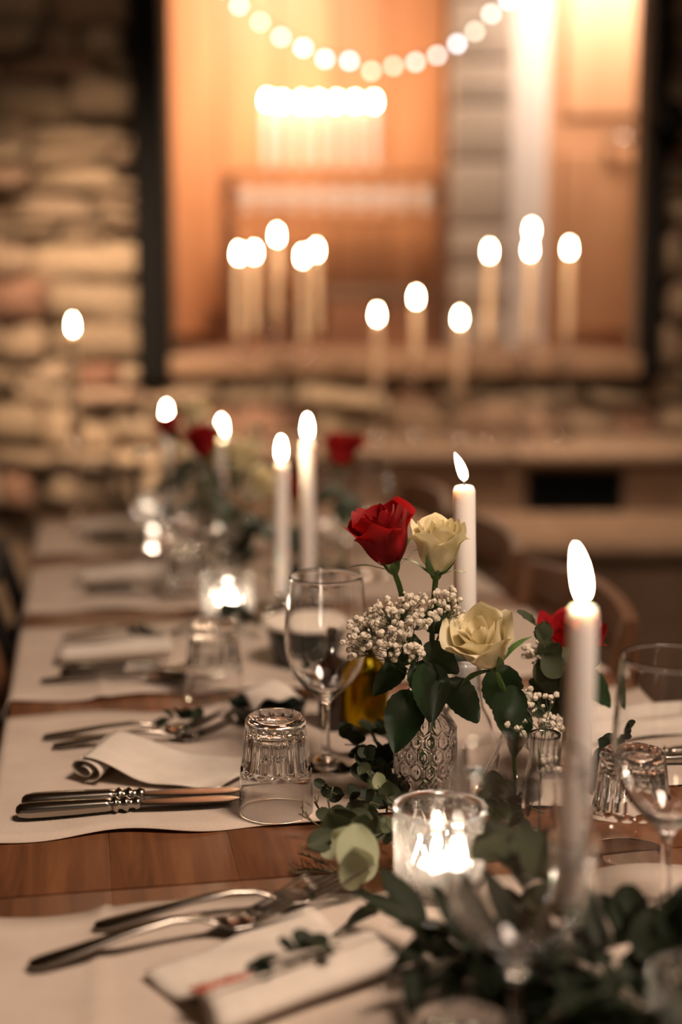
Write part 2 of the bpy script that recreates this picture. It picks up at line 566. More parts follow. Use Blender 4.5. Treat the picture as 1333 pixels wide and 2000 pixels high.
    mb = MB(); mb.tube([(0.90, 4.90, 1.72), (0.90, 4.86, 1.72), (0.94, 4.85, 1.72), (0.98, 4.85, 1.715)], 0.012, 10)
    obj('door_handle', mb.mesh('door_handle'), 'blade_steel', dr)
build_room()

def ledges():
    # stone ledge under the opening, made of slabs, and a lower bench course
    rng = random.Random(3)
    mb = MB(); mb.box((0.61, 3.80, 0.40), (2.08, 0.34, 0.78))
    led = struct(obj('trim_7', mb.mesh('trim_7', False), 'bench_stone'))
    bm_ = MB(); bm_.box((0, 0, 0), (1, 1, 1)); blk = bm_.mesh('slab', True, bevel=0.03, bseg=2)
    x = -0.44
    while x < 1.62:
        wd = rng.uniform(0.34, 0.6); wd = min(wd, 1.66 - x)
        obj('slab', blk, 'slab_stone', led, (x + wd / 2, 3.80, 0.81), None, (wd - 0.008, 0.40, 0.042))
        x += wd
    # flat black plate on the ledge front, painted as the dark inside a vent
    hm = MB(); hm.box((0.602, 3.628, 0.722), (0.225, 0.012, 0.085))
    obj('vent_dark_plate', hm.mesh('vent_dark_plate', False), 'vent_shade_black', led)
    hm = MB()
    for (c, d) in (((0.602, 3.624, 0.769), (0.245, 0.02, 0.010)), ((0.602, 3.624, 0.675), (0.245, 0.02, 0.010)), ((0.485, 3.624, 0.722), (0.010, 0.02, 0.085)), ((0.719, 3.624, 0.722), (0.010, 0.02, 0.085))):
        hm.box(c, d)
    obj('vent_frame', hm.mesh('vent_frame', False), 'black_iron', led)
    mb = MB(); mb.box((0.70, 3.41, 0.31), (1.9, 0.40, 0.62))
    ben = struct(obj('trim_8', mb.mesh('trim_8', False), 'bench_stone'))
    x = -0.27
    while x < 1.62:
        wd = rng.uniform(0.4, 0.6); wd = min(wd, 1.66 - x)
        obj('slab', blk, 'bench_stone', ben, (x + wd / 2, 3.40, 0.645), None, (wd - 0.008, 0.43, 0.048))
        x += wd
ledges()

# ------------------------------------------------------------------ tables, runners, chairs
def build_table(b0, b1, label):
    c = tb((A0 + A1) / 2, (b0 + b1) / 2, 0)
    t = thing('dining_table', label, 'table', c, TH, 'tables pushed end to end')
    W = A1 - A0; Ln = b1 - b0; nb = 7; bw = W / nb
    mb = MB(); mb.box((0, 0, 0), (bw - 0.0002, Ln, 0.03)); me = mb.mesh('board', True, bevel=0.0004, bseg=2, sharp=0.6)
    for i in range(nb):
        obj('board', me, 'table_wood', t, (-W / 2 + bw * (i + 0.5), 0, TZ - 0.015))
    mb = MB()
    for sx in (-1, 1): mb.box((sx * (W / 2 - 0.06), 0, 0.68), (0.024, Ln - 0.12, 0.08))
    for sy in (-1, 1): mb.box((0, sy * (Ln / 2 - 0.06), 0.68), (W - 0.12, 0.024, 0.08))
    obj('apron', mb.mesh('apron', False), 'table_wood', t)
    lg = MB()
    lg.loft([[(sx * s_, sy * s_, z) for sx, sy in ((-1, -1), (1, -1), (1, 1), (-1, 1))] for z, s_ in ((0.012, 0.022), (0.6, 0.032), (0.72, 0.032))])
    lme = lg.mesh('leg', False, bevel=0.003, bseg=1)
    for sx in (-1, 1):
        for sy in (-1, 1):
            obj('leg', lme, 'table_wood', t, (sx * (W / 2 - 0.06), sy * (Ln / 2 - 0.06), 0))
    return t
build_table(0.12, 1.158, 'brown wooden table nearest the camera, ending at the dark seam')
build_table(1.162, 3.126, 'long brown wooden table beyond the dark seam, running towards the stone wall')

def runner(b0, b1, seed, label, crease=None):
    rng = random.Random(seed)
    drop = 0.07
    amin, amax = A0 - drop, A1 + drop
    na, nbv = 121, 17
    ph = [rng.uniform(0, 6.28) for _ in range(8)]
    base = tb((A0 + A1) / 2, (b0 + b1) / 2, 0)
    def fn(u, v):
        s = amin + (amax - amin) * u
        ed = 0.0055 * math.sin(s * 21 + ph[0]) + 0.004 * math.sin(s * 47 + ph[1])
        b = b0 + (b1 - b0) * v
        b += ed * (1 - v) + (0.0045 * math.sin(s * 19 + ph[2]) + 0.004 * math.sin(s * 43 + ph[3])) * v
        edge = abs(2 * v - 1) ** 6
        z = MZ - 0.0012 + edge * 0.0035 * (0.5 + 0.5 * math.sin(s * 33 + (ph[4] if v < .5 else ph[5])))
        z += 0.0007 * (noise.noise(Vector((s * 16 + seed, b * 16, 0))) )
        if crease is not None:
            z += 0.0035 * math.exp(-((s - crease - 0.02 * (v - .5)) / 0.006) ** 2)
        if s < A0 - 0.002:
            k = (A0 - 0.002 - s); z -= k * 0.96 ; s = A0 - 0.002 - 0.008 * min(1, k / .02)
        elif s > A1 + 0.002:
            k = s - A1 - 0.002; z -= k * 0.96; s = A1 + 0.002 + 0.008 * min(1, k / .02)
        p = tb(s, b, z)
        q = p - base
        return (q.x * CT + q.y * ST, -q.x * ST + q.y * CT, z)
    mb = MB(); mb.grid(na, nbv, fn)
    o = obj('linen_runner', mb.mesh('linen_runner', True, recalc=False), 'linen', None, base, (0, 0, TH))
    sm = o.modifiers.new('thick', 'SOLIDIFY'); sm.thickness = 0.0012; sm.offset = -1
    tag(o, label, 'table runner', 'linen runners laid across the table')
runner(0.735, 1.116, 2, 'cream linen runner nearest the camera, under the two crossed forks', crease=-0.005)
runner(1.277, 1.661, 4, 'cream linen runner under the sharp upturned tumbler and two knives')
runner(1.727, 2.09, 6, 'cream linen runner third from the camera, under the blurred upturned tumbler', crease=0.02)
runner(2.20, 2.565, 8, 'blurred cream linen runner fourth from the camera')
runner(2.66, 3.03, 11, 'blurred cream linen runner at the far end of the table')

def chair(a, b, side, m, label, ang=0.0, grp=None):
    t = thing('dining_chair', label, 'chair', tb(a, b, 0.012), TH + (0 if side > 0 else PI) + ang, grp)
    t.scale = (1, 1, 0.91)
    # local +x points away from the table (the back)
    mb = MB(); mb.box((0.045, 0, 0.44), (0.30, 0.40, 0.03)); obj('seat', mb.mesh('seat', True, bevel=0.01, sharp=0.7), m, t)
    for sy in (-1, 1):
        mb = MB(); mb.tube([(-0.085, sy * 0.17, 0), (-0.08, sy * 0.165, 0.43)], [0.014, 0.019], 8); obj('leg', mb.mesh('leg'), m, t)
        mb = MB(); mb.tube(catmull([(0.20, sy * 0.18, 0), (0.17, sy * 0.175, 0.44), (0.195, sy * 0.19, 0.68), (0.24, sy * 0.20, 0.865)]), 0.015, 8); obj('leg', mb.mesh('leg'), m, t)
    mb = MB()
    rings = []
    for k in range(13):
        u = -1 + k / 6
        x = 0.262 - 0.035 * u * u; y = u * 0.215
        rings.append([(x - 0.010, y, 0.80), (x + 0.010, y, 0.80), (x + 0.017, y, 0.882 - 0.012 * u * u), (x - 0.003, y, 0.882 - 0.012 * u * u)])
    mb.loft(rings); obj('top_rail', mb.mesh('top_rail', True, sharp=0.7), m, t)
    for z in (0.58, 0.69):
        mb = MB(); rings = []
        for k in range(9):
            u = -1 + k / 4
            x = 0.195 + (z - .6) * .2 + 0.02 - 0.02 * u * u; y = u * 0.185
            rings.append([(x - 0.006, y, z - 0.02), (x + 0.006, y, z - 0.02), (x + 0.006, y, z + 0.02), (x - 0.006, y, z + 0.02)])
        mb.loft(rings); obj('back_slat', mb.mesh('back_slat', True, sharp=0.7), m, t)
    for sy in (-1, 1):
        mb = MB(); mb.tube([(-0.082, sy * 0.167, 0.2), (0.185, sy * 0.177, 0.2)], 0.010, 6); obj('stretcher', mb.mesh('stretcher'), m, t)
chair(0.485, 1.99, 1, 'chair_wood', 'brown wooden chair pushed in right of the table, behind the foreground candle', 0.03)
chair(0.485, 2.50, 1, 'chair_wood', 'brown wooden chair pushed in right of the table, behind the sharp candle', 0.03)
chair(0.485, 2.97, 1, 'chair_wood', 'farthest brown wooden chair on the right of the table', 0.0)
chair(0.085, 1.80, -1, 'chair_wood', 'brown wooden chair at the left picture edge, left of the table', 0.0)
chair(0.085, 2.36, -1, 'dark_chair', 'black chair left of the table beside the blurred runners', 0.0)

# ------------------------------------------------------------------ candles and flames
def flame_mesh(h, r, lean=(0, 0)):
    mb = MB()
    prof = [(0, 0)]
    for k in range(1, 11):
        t = k / 11
        prof.append((r * (math.sin(PI * t ** 0.74) ** 0.62) * (1 - 0.15 * t), h * t))
    prof.append((0, h))
    mb.lathe(prof, 9)
    mb.v = [(x + lean[0] * (z / h) ** 1.5, y + lean[1] * (z / h) ** 1.5, z) for x, y, z in mb.v]
    return mb.mesh('flame')
FLAME = flame_mesh(0.034, 0.0062)
FLAME_LEFT = flame_mesh(0.029, 0.0055, (-0.009, 0.0))
FLAME_FRONT = flame_mesh(0.038, 0.0056, (-0.006, 0.0))
FLAME_TEA = flame_mesh(0.026, 0.0062)
_candles = {}
def candle(x, y, z0, h, label, r=0.011, flame=None, group='lit taper candles', taper=0.88, wax='wax'):
    key = (round(h, 3), round(r, 4))
    if key not in _candles:
        mb = MB()
        mb.lathe([(0, 0), (r * 0.96, 0), (r, 0.002), (r * (1 + taper) / 2, h * 0.5), (r * taper, h - 0.006), (r * taper * 0.82, h - 0.0018), (r * taper * 0.5, h - 0.0008), (0, h - 0.0022)], 24)
        wb = MB(); wb.tube([(0, 0, h - 0.003), (0.0004, 0, h + 0.003), (0.001, 0, h + 0.007)], 0.0008, 6)
        _candles[key] = (mb.mesh('wax_body', True, sharp=0.9), wb.mesh('wick'))
    bm_, wm = _candles[key]
    t = thing('taper_candle', label, 'candle', (x, y, z0), 0, group)
    wb_ = obj('wax_body', bm_, wax, t); obj('wick', wm, 'wick', wb_)
    obj('flame', flame or FLAME, 'flame', t, (0, 0, h + 0.0035))
    return t

# glass candlestick: foot, stem with knops, cup
def stick_mesh(h, r=0.033):
    mb = MB()
    p = [(0, 0), (r, 0), (r, 0.003), (r * 0.6, 0.009), (0.008, 0.016), (0.006, h * 0.3), (0.010, h * 0.42), (0.006, h * 0.5), (0.006, h * 0.72), (0.011, h - 0.03), (0.0165, h - 0.012), (0.0175, h), (0.0130, h), (0.0125, h - 0.016), (0, h - 0.016)]
    mb.lathe(p, 24)
    return mb.mesh('glass_candlestick', True, sharp=1.0)
_sticks = {}
def candlestick(x, y, z0, h, label):
    k = round(h, 2)
    if k not in _sticks: _sticks[k] = stick_mesh(k)
    o = obj('glass_candlestick', _sticks[k], 'glass', None, (x, y, z0))
    tag(o, label, 'candlestick', 'clear glass candlesticks')
    return k

LZ = 0.8315
far = [
    (-0.265, 3.74, 1.327, 'leftmost lit candle of the left cluster on the stone ledge'),
    (-0.232, 3.86, 1.332, 'second lit candle from the left in the left ledge cluster'),
    (-0.166, 3.75, 1.374, 'tallest lit candle in the middle of the left ledge cluster'),
    (-0.099, 3.73, 1.320, 'fourth lit candle from the left in the left ledge cluster'),
    (-0.066, 3.86, 1.338, 'rightmost lit candle of the left cluster on the stone ledge'),
    (0.093, 3.70, 1.171, 'low lit candle on the ledge, left of the three in the middle'),
    (0.196, 3.75, 1.215, 'highest of the three lit candles in the middle of the ledge'),
    (0.307, 3.70, 1.163, 'low lit candle on the ledge, right of the three in the middle'),
    (0.391, 3.80, 1.334, 'leftmost lit candle of the right cluster on the stone ledge'),
    (0.510, 3.87, 1.391, 'highest lit candle of the right ledge cluster, behind another flame'),
    (0.490, 3.74, 1.338, 'lit candle directly below and before the highest right flame'),
    (0.601, 3.80, 1.342, 'rightmost lit candle on the stone ledge'),
]
for i, (x, y, zf, lab) in enumerate(far):
    zt = zf - 0.020
    ch = 0.20 if i not in (5, 6, 7) else 0.15
    ch = 0.22 if i >= 8 else ch
    sh = round(zt - ch - LZ + 0.016, 2)
    candlestick(x, y, LZ, sh, 'glass candlestick under the ' + lab.replace(' on the stone ledge', '').replace('lit ', '').replace('on the ledge, ', '').replace(' in the middle', ' mid ledge'))
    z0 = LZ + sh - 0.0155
    candle(x, y, z0, zt - z0, lab, wax='dim_ivory_wax')

# candles along the table
def stick_and_candle(x, y, sh, top, lab_c, lab_s, z0=TZ, wax='wax'):
    candlestick(x, y, z0, sh, lab_s)
    zb = z0 + sh - 0.0155
    candle(x, y, zb, top - zb, lab_c, wax=wax)
stick_and_candle(-0.559, 2.985, 0.21, 1.148, 'lone lit candle before the stone wall at the far left', 'clear glass candlestick of the lone candle at far left', MZ, 'dim_ivory_wax')
stick_and_candle(-0.332, 2.70, 0.06, 0.993, 'lit candle left of the blurred rose bouquet', 'clear glass candlestick left of the blurred rose bouquet', MZ)
stick_and_candle(-0.219, 2.60, 0.06, 0.975, 'lit candle directly above the blurred red rose', 'clear glass candlestick behind the blurred red rose')
stick_and_candle(-0.091, 2.15, 0.05, 0.988, 'shorter lit white candle of the pair behind the wine glass', 'clear glass candlestick under the shorter candle of the pair')
stick_and_candle(-0.052, 2.185, 0.05, 1.018, 'taller lit white candle of the pair behind the wine glass', 'clear glass candlestick under the taller candle of the pair')
# sharp candle in a clear bottle
CBX, CBY = 0.128, 1.405
def bottle_holder():
    mb = MB()
    outer = [(0, 0.0005), (0.026, 0), (0.030, 0.004), (0.032, 0.03), (0.031, 0.05), (0.026, 0.068), (0.0185, 0.082), (0.0155, 0.098), (0.0150, 0.118), (0.0172, 0.124), (0.0172, 0.130)]
    inner = [(0.0135, 0.130), (0.0128, 0.118), (0.0130, 0.099), (0.0162, 0.081), (0.0238, 0.066), (0.0290, 0.049), (0.0298, 0.03), (0.0275, 0.008), (0, 0.006)]
    mb.lathe(outer + inner, 40)
    return mb.mesh('glass_bottle', True, sharp=1.2)
BH = bottle_holder()
tag(obj('glass_bottle_holder', BH, 'glass', None, (CBX, CBY, TZ)), 'clear glass bottle holding the sharp candle behind the roses', 'bottle')
cs = candle(CBX, CBY, TZ + 0.085, 1.061 - TZ - 0.085, 'sharp lit white candle rising behind the red and cream roses', r=0.0116, flame=FLAME_LEFT, taper=0.97)
cs.rotation_euler = (0, -0.022, 0)
# big foreground candle
FCX, FCY = 0.164, 0.94
tag(obj('glass_bottle_holder', BH, 'glass', None, (FCX, FCY, TZ)), 'clear glass bottle under the big foreground candle amid leaves', 'bottle')
candle(FCX, FCY, TZ + 0.080, 1.046 - TZ - 0.080, 'large blurred foreground candle with a tall flame', r=0.0110, flame=FLAME_FRONT, taper=0.98)

# ------------------------------------------------------------------ votives
def votive_mesh(r=0.0372, h=0.077):
    mb = MB()
    nz = 44
    prof = [(0, 0.0004), (r * 0.9, 0), (r, 0.003)]
    for k in range(nz + 1):
        prof.append((r, 0.005 + (h - 0.012) * k / nz))
    i0, i1 = 3, 3 + nz
    prof += [(r * 1.015, h - 0.003), (r * 1.0, h - 0.0005), (r * 0.965, h), (r * 0.93, h - 0.001), (r * 0.915, h - 0.006), (r * 0.90, h * 0.5), (r * 0.88, 0.012), (r * 0.8, 0.008), (0, 0.0075)]
    def mod(a, i, rr, z):
        if not (i0 <= i <= i1): return rr
        u = a / (2 * PI) * 11; v = z / 0.030
        d = 0
        for s in (1, -1):
            q = (u + s * v * 0.5 + 0.5) % 1.0
            q = abs(q - 0.5) * 2
            rope = 0.72 + 0.28 * math.sin(z * 1500 * 1.0 + s * a * 20)
            d = max(d, max(0, 1 - q / 0.22) ** 0.6 * rope)
        uu = (u % 1 - 0.5); fade = min(1, (i - i0) / 3, (i1 - i) / 3)
        return rr - 0.0018 * fade + 0.0036 * d * fade
    mb.lathe(prof, 176, mod)
    return mb.mesh('votive_glass', True)
VOT = votive_mesh()
TEA = None
def tealight(x, y, z, label):
    global TEA
    if TEA is None:
        a = MB(); a.lathe([(0, 0), (0.0185, 0), (0.0192, 0.001), (0.0192, 0.016), (0.0186, 0.016), (0.0184, 0.002), (0, 0.0015)], 32)
        b = MB(); b.lathe([(0, 0.002), (0.0182, 0.002), (0.0182, 0.0125), (0.010, 0.0118), (0, 0.0115)], 32)
        c = MB(); c.tube([(0, 0, 0.011), (0.0005, 0, 0.018)], 0.0008, 6)
        TEA = (a.mesh('tin_cup', True, sharp=0.8), b.mesh('wax_disc', True, sharp=0.8), c.mesh('wick'))
    t = thing('tealight_candle', label, 'candle', (x, y, z), 0, 'tealights in glass holders')
    obj('tin_cup', TEA[0], 'tin', t); wd_ = obj('wax_disc', TEA[1], 'wax', t); obj('wick', TEA[2], 'wick', wd_)
    obj('flame', FLAME_TEA, 'tea_flame', t, (0, 0, 0.0155))
def votive(x, y, z0, lab, labt, s=1.0):
    o = obj('votive_holder', VOT, 'pressed_glass', None, (x, y, z0), (0, 0, 0.3), s)
    tag(o, lab, 'candle holder', 'cut glass votive holders')
    tealight(x, y, z0 + 0.009 * s, labt)
votive(0.0815, 1.140, TZ + 0.0005, 'cut glass votive holder with diamond pattern, sharp, before the honeycomb vase', 'glowing tealight inside the sharp diamond-patterned votive')
votive(-0.170, 2.085, TZ + 0.0005, 'blurred glowing votive glass left of the wine glass', 'tealight inside the blurred votive left of the wine glass')
votive(-0.392, 2.90, MZ + 0.0005, 'blurred votive glass at the far left end of the table', 'tealight inside the votive at the far left end', 0.9)
votive(0.232, 0.838, MZ + 0.0005, 'blurred votive glass cut off by the lower right picture edge', 'tealight inside the votive at the lower right edge')

# ------------------------------------------------------------------ drinking glasses
def wine_mesh():
    mb = MB()
    H = 0.205
    outer = [(0, 0.0006), (0.034, 0), (0.0352, 0.0008), (0.034, 0.002), (0.018, 0.0045), (0.007, 0.010), (0.0044, 0.020), (0.0038, 0.045), (0.0042, 0.062), (0.0062, 0.070), (0.013, 0.077),
             (0.025, 0.088), (0.0345, 0.101), (0.0405, 0.115), (0.0432, 0.130), (0.0436, 0.145), (0.0425, 0.165), (0.0408, 0.185), (0.0392, H - 0.0008), (0.0389, H)]
    inner = [(0.0383, H), (0.0380, H - 0.0008), (0.0396, 0.185), (0.0413, 0.165), (0.0424, 0.145), (0.0420, 0.130), (0.0392, 0.115), (0.0330, 0.1018), (0.0233, 0.0895), (0.010, 0.0795), (0, 0.0775)]
    def smooth(p):
        v = catmull([(r, 0, z) for r, z in p], 3)
        return [(max(0, q.x), q.z) for q in v]
    mb.lathe(smooth(outer) + smooth(inner), 56)
    return mb.mesh('wine_glass', True)
WINE = wine_mesh()
def wine(x, y, z, label, s=1.0):
    tag(obj('wine_glass', WINE, 'glass', None, (x, y, z), None, s), label, 'wine glass', 'clear stemmed wine glasses')
wine(-0.016, 1.452, MZ, 'clear wine glass standing behind the sharp upturned tumbler')
wine(0.112, 0.848, MZ, 'blurred wine glass in the foreground before the big candle', 1.06)
wine(0.262, 1.083, MZ, 'clear wine glass at the right edge before the upturned tumbler', 1.06)
wine(-0.262, 2.36, MZ, 'blurred wine glass below the blurred rose bouquet, left one')
wine(-0.195, 2.27, MZ, 'blurred wine glass left of the two tall white candles')
wine(-0.330, 2.52, MZ, 'blurred wine glass under the candle at the left of the bouquet')
wine(-0.305, 2.80, MZ, 'blurred wine glass at the far end near the votive')
wine(0.045, 2.42, MZ, 'blurred wine glass under the lone blurred red rose')
wine(-0.02, 2.30, MZ, 'blurred wine glass just right of the taller white candle')

def tumbler_mesh(h=0.096):
    # faceted tumbler standing upside down: thick base on top, plain rim on the table
    mb = MB(); NF = 16
    def Ro(z):
        if z < 0.043: return 0.0362 - 0.0014 * (z / 0.043)
        return 0.0348 - 0.0052 * ((z - 0.043) / 0.047)
    outer = [(0.0352, 0.0), (0.0361, 0.0010)]
    for z in (0.006, 0.014, 0.022, 0.030, 0.036, 0.040, 0.0425, 0.0435, 0.0445, 0.0455, 0.0465, 0.048, 0.050, 0.055, 0.062, 0.069, 0.076, 0.082, 0.0855, 0.087, 0.0880, 0.0890, 0.0905):
        outer.append((Ro(z), z))
    outer += [(0.0288, 0.0925), (0.0274, 0.0946), (0.0252, h), (0.0230, h), (0.0205, h - 0.0024), (0, h - 0.0034)]
    inner = [(0, 0.0790), (0.019, 0.0786), (0.0232, 0.0770), (0.0250, 0.0735), (0.0262, 0.066), (0.0274, 0.056), (0.0290, 0.048), (0.0318, 0.042), (0.0330, 0.038), (0.0338, 0.030), (0.0344, 0.016), (0.0348, 0.0012)]
    def mod(a, i, r, z):
        if i >= len(outer) or z < 0.0428 or z > 0.0903: return r
        q = abs(((a * NF / (2 * PI)) % 1.0) - 0.5) * 2      # 0 mid facet, 1 at the ridge
        z0 = 0.0430 + 0.0036 * q * q                          # scalloped lower end
        k = min(1, max(0, (z - z0) / 0.0022), max(0, (0.0895 - z) / 0.004))
        return r - k * (0.0030 - 0.0026 * q ** 1.6)
    mb.lathe(outer + inner + [(0.0351, 0.0)], 160, mod)
    me = mb.mesh('tumbler', True)
    bm = bmesh.new()
    bm.from_mesh(me); bmesh.ops.remove_doubles(bm, verts=bm.verts, dist=0.00015); bmesh.ops.recalc_face_normals(bm, faces=bm.faces); bm.to_mesh(me); bm.free()
    return me
TUM = tumbler_mesh()
def tumbler(x, y, z, label, rz=0.2):
    tag(obj('drinking_tumbler', TUM, 'glass', None, (x, y, z), (0, 0, rz)), label, 'tumbler', 'faceted tumblers turned upside down')
tumbler(-0.063, 1.316, MZ + 0.0006, 'sharp faceted tumbler turned upside down beside the two knives')
tumbler(-0.157, 1.70, TZ + 0.0006 if False else MZ + 0.0006, 'blurred upturned tumbler below the bright blurred votive', 0.5)
tumbler(0.262, 1.222, TZ + 0.0006, 'upturned tumbler on bare wood behind the right wine glass', 0.1)
tumbler(0.068, 0.742, MZ + 0.0006, 'upturned tumbler cut off by the bottom picture edge', 0.3)
tumbler(-0.245, 2.235, MZ + 0.0006, 'blurred upturned tumbler fourth along the table from the camera', 0.4)
tumbler(-0.34, 2.66 + 0.03, MZ + 0.0006, 'blurred upturned tumbler at the far left of the table', 0.7)

# ------------------------------------------------------------------ vases
def honeycomb_vase():
    mb = MB()
    H = 0.118
    def R(z):
        if z < 0.006: return 0.0275 + 0.003 * math.sin(z / 0.006 * PI / 2)
        if z < 0.078: return 0.0305 - 0.0004 * math.cos(z * 80)
        t = (z - 0.078) / 0.026
        if t < 1: return 0.0305 - 0.0125 * (0.5 - 0.5 * math.cos(PI * t))
        return 0.018 + 0.002 * (z - 0.104) / 0.014
    nz = 150
    prof = [(0, 0.0006), (0.02, 0.0003)]
    for k in range(nz + 1):
        z = H * k / nz
        prof.append((R(z), z))
    i0, i1 = 2, 2 + nz
    inner = []
    for k in range(26):
        z = H - (H - 0.008) * k / 25
        inner.append((R(max(z, 0.008)) - 0.0032, z))
    prof += [(R(H) - 0.0012, H + 0.001)] + inner + [(0.012, 0.0068), (0, 0.0066)]
    NC = 14; rh = 0.0150
    def mod(a, i, r, z):
        if not (i0 <= i <= i1) or z < 0.003 or z > 0.106: return r
        u = a / (2 * PI) * NC; v = z / rh
        best = []
        j0 = int(math.floor(v))
        for j in range(j0 - 1, j0 + 3):
            off = 0.5 * (j % 2)
            i_ = round(u - off)
            for di in (-1, 0, 1):
                du = u - off - (i_ + di); dv = (v - j) * 1.02
                best.append(math.sqrt(du * du * 1.25 + dv * dv * 0.80))
        best.sort()
        d1, e = best[0], best[1] - best[0]
        ridge = max(0.0, 1 - e / 0.26)
        ridge = ridge * ridge * (3 - 2 * ridge)
        ring = math.exp(-((d1 - 0.20) / 0.075) ** 2)
        fade = min(1, (z - 0.003) / 0.004, (0.106 - z) / 0.006)
        return r + fade * (-0.0006 + 0.0015 * ridge + 0.0006 * ring)
    mb.lathe(prof, 224, mod)
    return mb.mesh('honeycomb_vase', True)
HV = honeycomb_vase()
VAX, VAY = 0.083, 1.338
tag(obj('bud_vase', HV, 'glass', None, (VAX, VAY, TZ), (0, 0, 0.1)), 'clear honeycomb-patterned glass vase of the red and cream roses', 'vase', 'glass vases of roses')

def flask(name, label, x, y, prof_o, t=0.002, n=40, z=TZ):
    mb = MB()
    pts = [q for q in catmull([(r, 0, zz) for r, zz in prof_o], 4)]
    o_ = [(max(0, q.x), q.z) for q in pts]
    inn = [(max(0.001, r - t), zz) for r, zz in o_ if zz > t * 2.2]
    inn.reverse()
    mb.lathe([(0, 0.0006)] + o_[0:] + inn + [(0, inn[-1][1] - 0.0004)], n)
    tag(obj(name, mb.mesh(name, True), 'glass', None, (x, y, z)), label, 'vase', 'glass vases of roses')
VBX, VBY = 0.176, 1.372
flask('bud_vase', 'clear flared glass flask holding the open cream rose', VBX, VBY,
      [(0.022, 0.0), (0.033, 0.004), (0.0375, 0.014), (0.034, 0.028), (0.024, 0.044), (0.0155, 0.060), (0.0130, 0.075), (0.0150, 0.090), (0.0165, 0.094)])
VCX, VCY = 0.186, 1.248
flask('bud_vase', 'slim clear glass bottle right of the votive, holding white blossom', VCX, VCY,
      [(0.014, 0.0), (0.0185, 0.003), (0.0190, 0.02), (0.0185, 0.055), (0.0150, 0.075), (0.0125, 0.092), (0.0150, 0.104)])
VDX, VDY = 0.235, 1.435
flask('bud_vase', 'clear glass vase of the second red rose behind the foreground candle', VDX, VDY,
      [(0.022, 0.0), (0.027, 0.003), (0.028, 0.03), (0.026, 0.055), (0.0170, 0.070), (0.0150, 0.080), (0.0165, 0.088)])
VEX, VEY = -0.215, 2.47
tag(obj('bud_vase', HV, 'glass', None, (VEX, VEY, TZ + 0.0035), None, 1.15), 'blurred glass vase of the far rose bouquet', 'vase', 'glass vases of roses')
VFX, VFY = 0.005, 2.315 + 0.1
flask('bud_vase', 'blurred glass vase of the lone far red rose', VFX, VFY,
      [(0.022, 0.0), (0.030, 0.003), (0.032, 0.03), (0.028, 0.06), (0.0170, 0.080), (0.0150, 0.100), (0.0175, 0.115)], z=MZ)

# ------------------------------------------------------------------ roses
def petal_mesh(R, H, wid, flare, edge, point, seed, drop=0.0):
    rng = random.Random(seed)
    p1, p2 = rng.uniform(0, 6), rng.uniform(0, 6)
    mb = MB()
    def fn(uu, v):
        u = uu * 2 - 1
        wshape = (0.30 + 0.70 * math.sin(min(1.0, v * 1.5) * PI / 2)) * (1 - 0.30 * max(0, (v - 0.62) / 0.38) ** 2)
        ang = u * wid * wshape
        r = R * (0.20 + 0.80 * (1 - (1 - min(1, v * 1.12)) ** 2.0) ** 0.75)
        top = max(0, (v - 0.62) / 0.38)
        r -= 0.16 * R * math.sin(PI * min(1, max(0, v - .35) / 0.55)) * (1 if flare < .05 else 0.6)
        r += flare * R * top ** 1.8
        r += edge * R * (abs(u) ** 2.5) * v
        r += 0.035 * R * math.sin(4 * u + p1 + 5 * v) * v
        z = H * v * (1 - 0.16 * (abs(u) ** 2.2) * v)
        z -= drop * H * top ** 2.2
        z += point * H * max(0, 1 - abs(u) * 2.2) * top ** 2
        z += 0.02 * H * math.sin(6 * u + p2) * top
        return (r * math.cos(ang), r * math.sin(ang), z)
    mb.grid(13, 12, fn)
    return mb.mesh('petal', True, recalc=False)
def sepal_mesh(L_, w_, curl):
    mb = MB()
    def rp(z):
        v = min(1, max(0, z / 0.0508))
        return 0.0255 * (0.20 + 0.80 * (1 - (1 - min(1, v * 1.12)) ** 2.0) ** 0.75)
    def fn(uu, v):
        u = uu * 2 - 1
        wd = w_ * (math.sin(PI * (0.22 + 0.78 * v)) ** 0.8) * (1 - 0.35 * v)
        z = L_ * v
        r = rp(z) * 1.07 + 0.0012
        if curl > 0.01:
            k = max(0, v - 0.15)
            r = rp(min(z, L_ * .3)) * 1.07 + 0.0012 + curl * k * 1.6
            z = L_ * min(v, 0.3) + L_ * 0.25 * (v - 0.3) * (v > 0.3) - 0.012 * max(0, v - .5) ** 2
        r *= 1 + 0.05 * (1 - u * u)
        return (r, u * wd, z - 0.001)
    mb.grid(5, 10, fn)
    return mb.mesh('sepal', True, recalc=False)
# unit rose: petal radius about 1, height about 2.05; scaled per bloom
PET = []
rg = random.Random(17)
for layer, (n, R, H, wid, fl, ed, pt, dr) in enumerate((
        (2, 0.20, 1.92, 1.9, 0.0, 0.0, 0.0, 0), (3, 0.36, 1.95, 1.35, 0.06, 0.02, 0.0, 0), (3, 0.55, 1.99, 1.25, 0.08, 0.03, 0.02, 0.01),
        (4, 0.76, 1.99, 1.05, 0.13, 0.05, 0.04, 0.03), (5, 0.94, 1.88, 0.88, 0.20, 0.09, 0.09, 0.08))):
    for k in range(n):
        PET.append((2 * PI * k / n + layer * 0.7 + rg.uniform(-.12, .12),
                    petal_mesh(R * rg.uniform(.96, 1.05), H * rg.uniform(.94, 1.04), wid * rg.uniform(.95, 1.08), fl * rg.uniform(.7, 1.5), ed, pt, layer * 10 + k, dr * rg.uniform(.5, 1.6)), layer))
SEP_UP = sepal_mesh(0.030, 0.0055, 0.002)
SEP_OUT = sepal_mesh(0.034, 0.0045, 0.018)
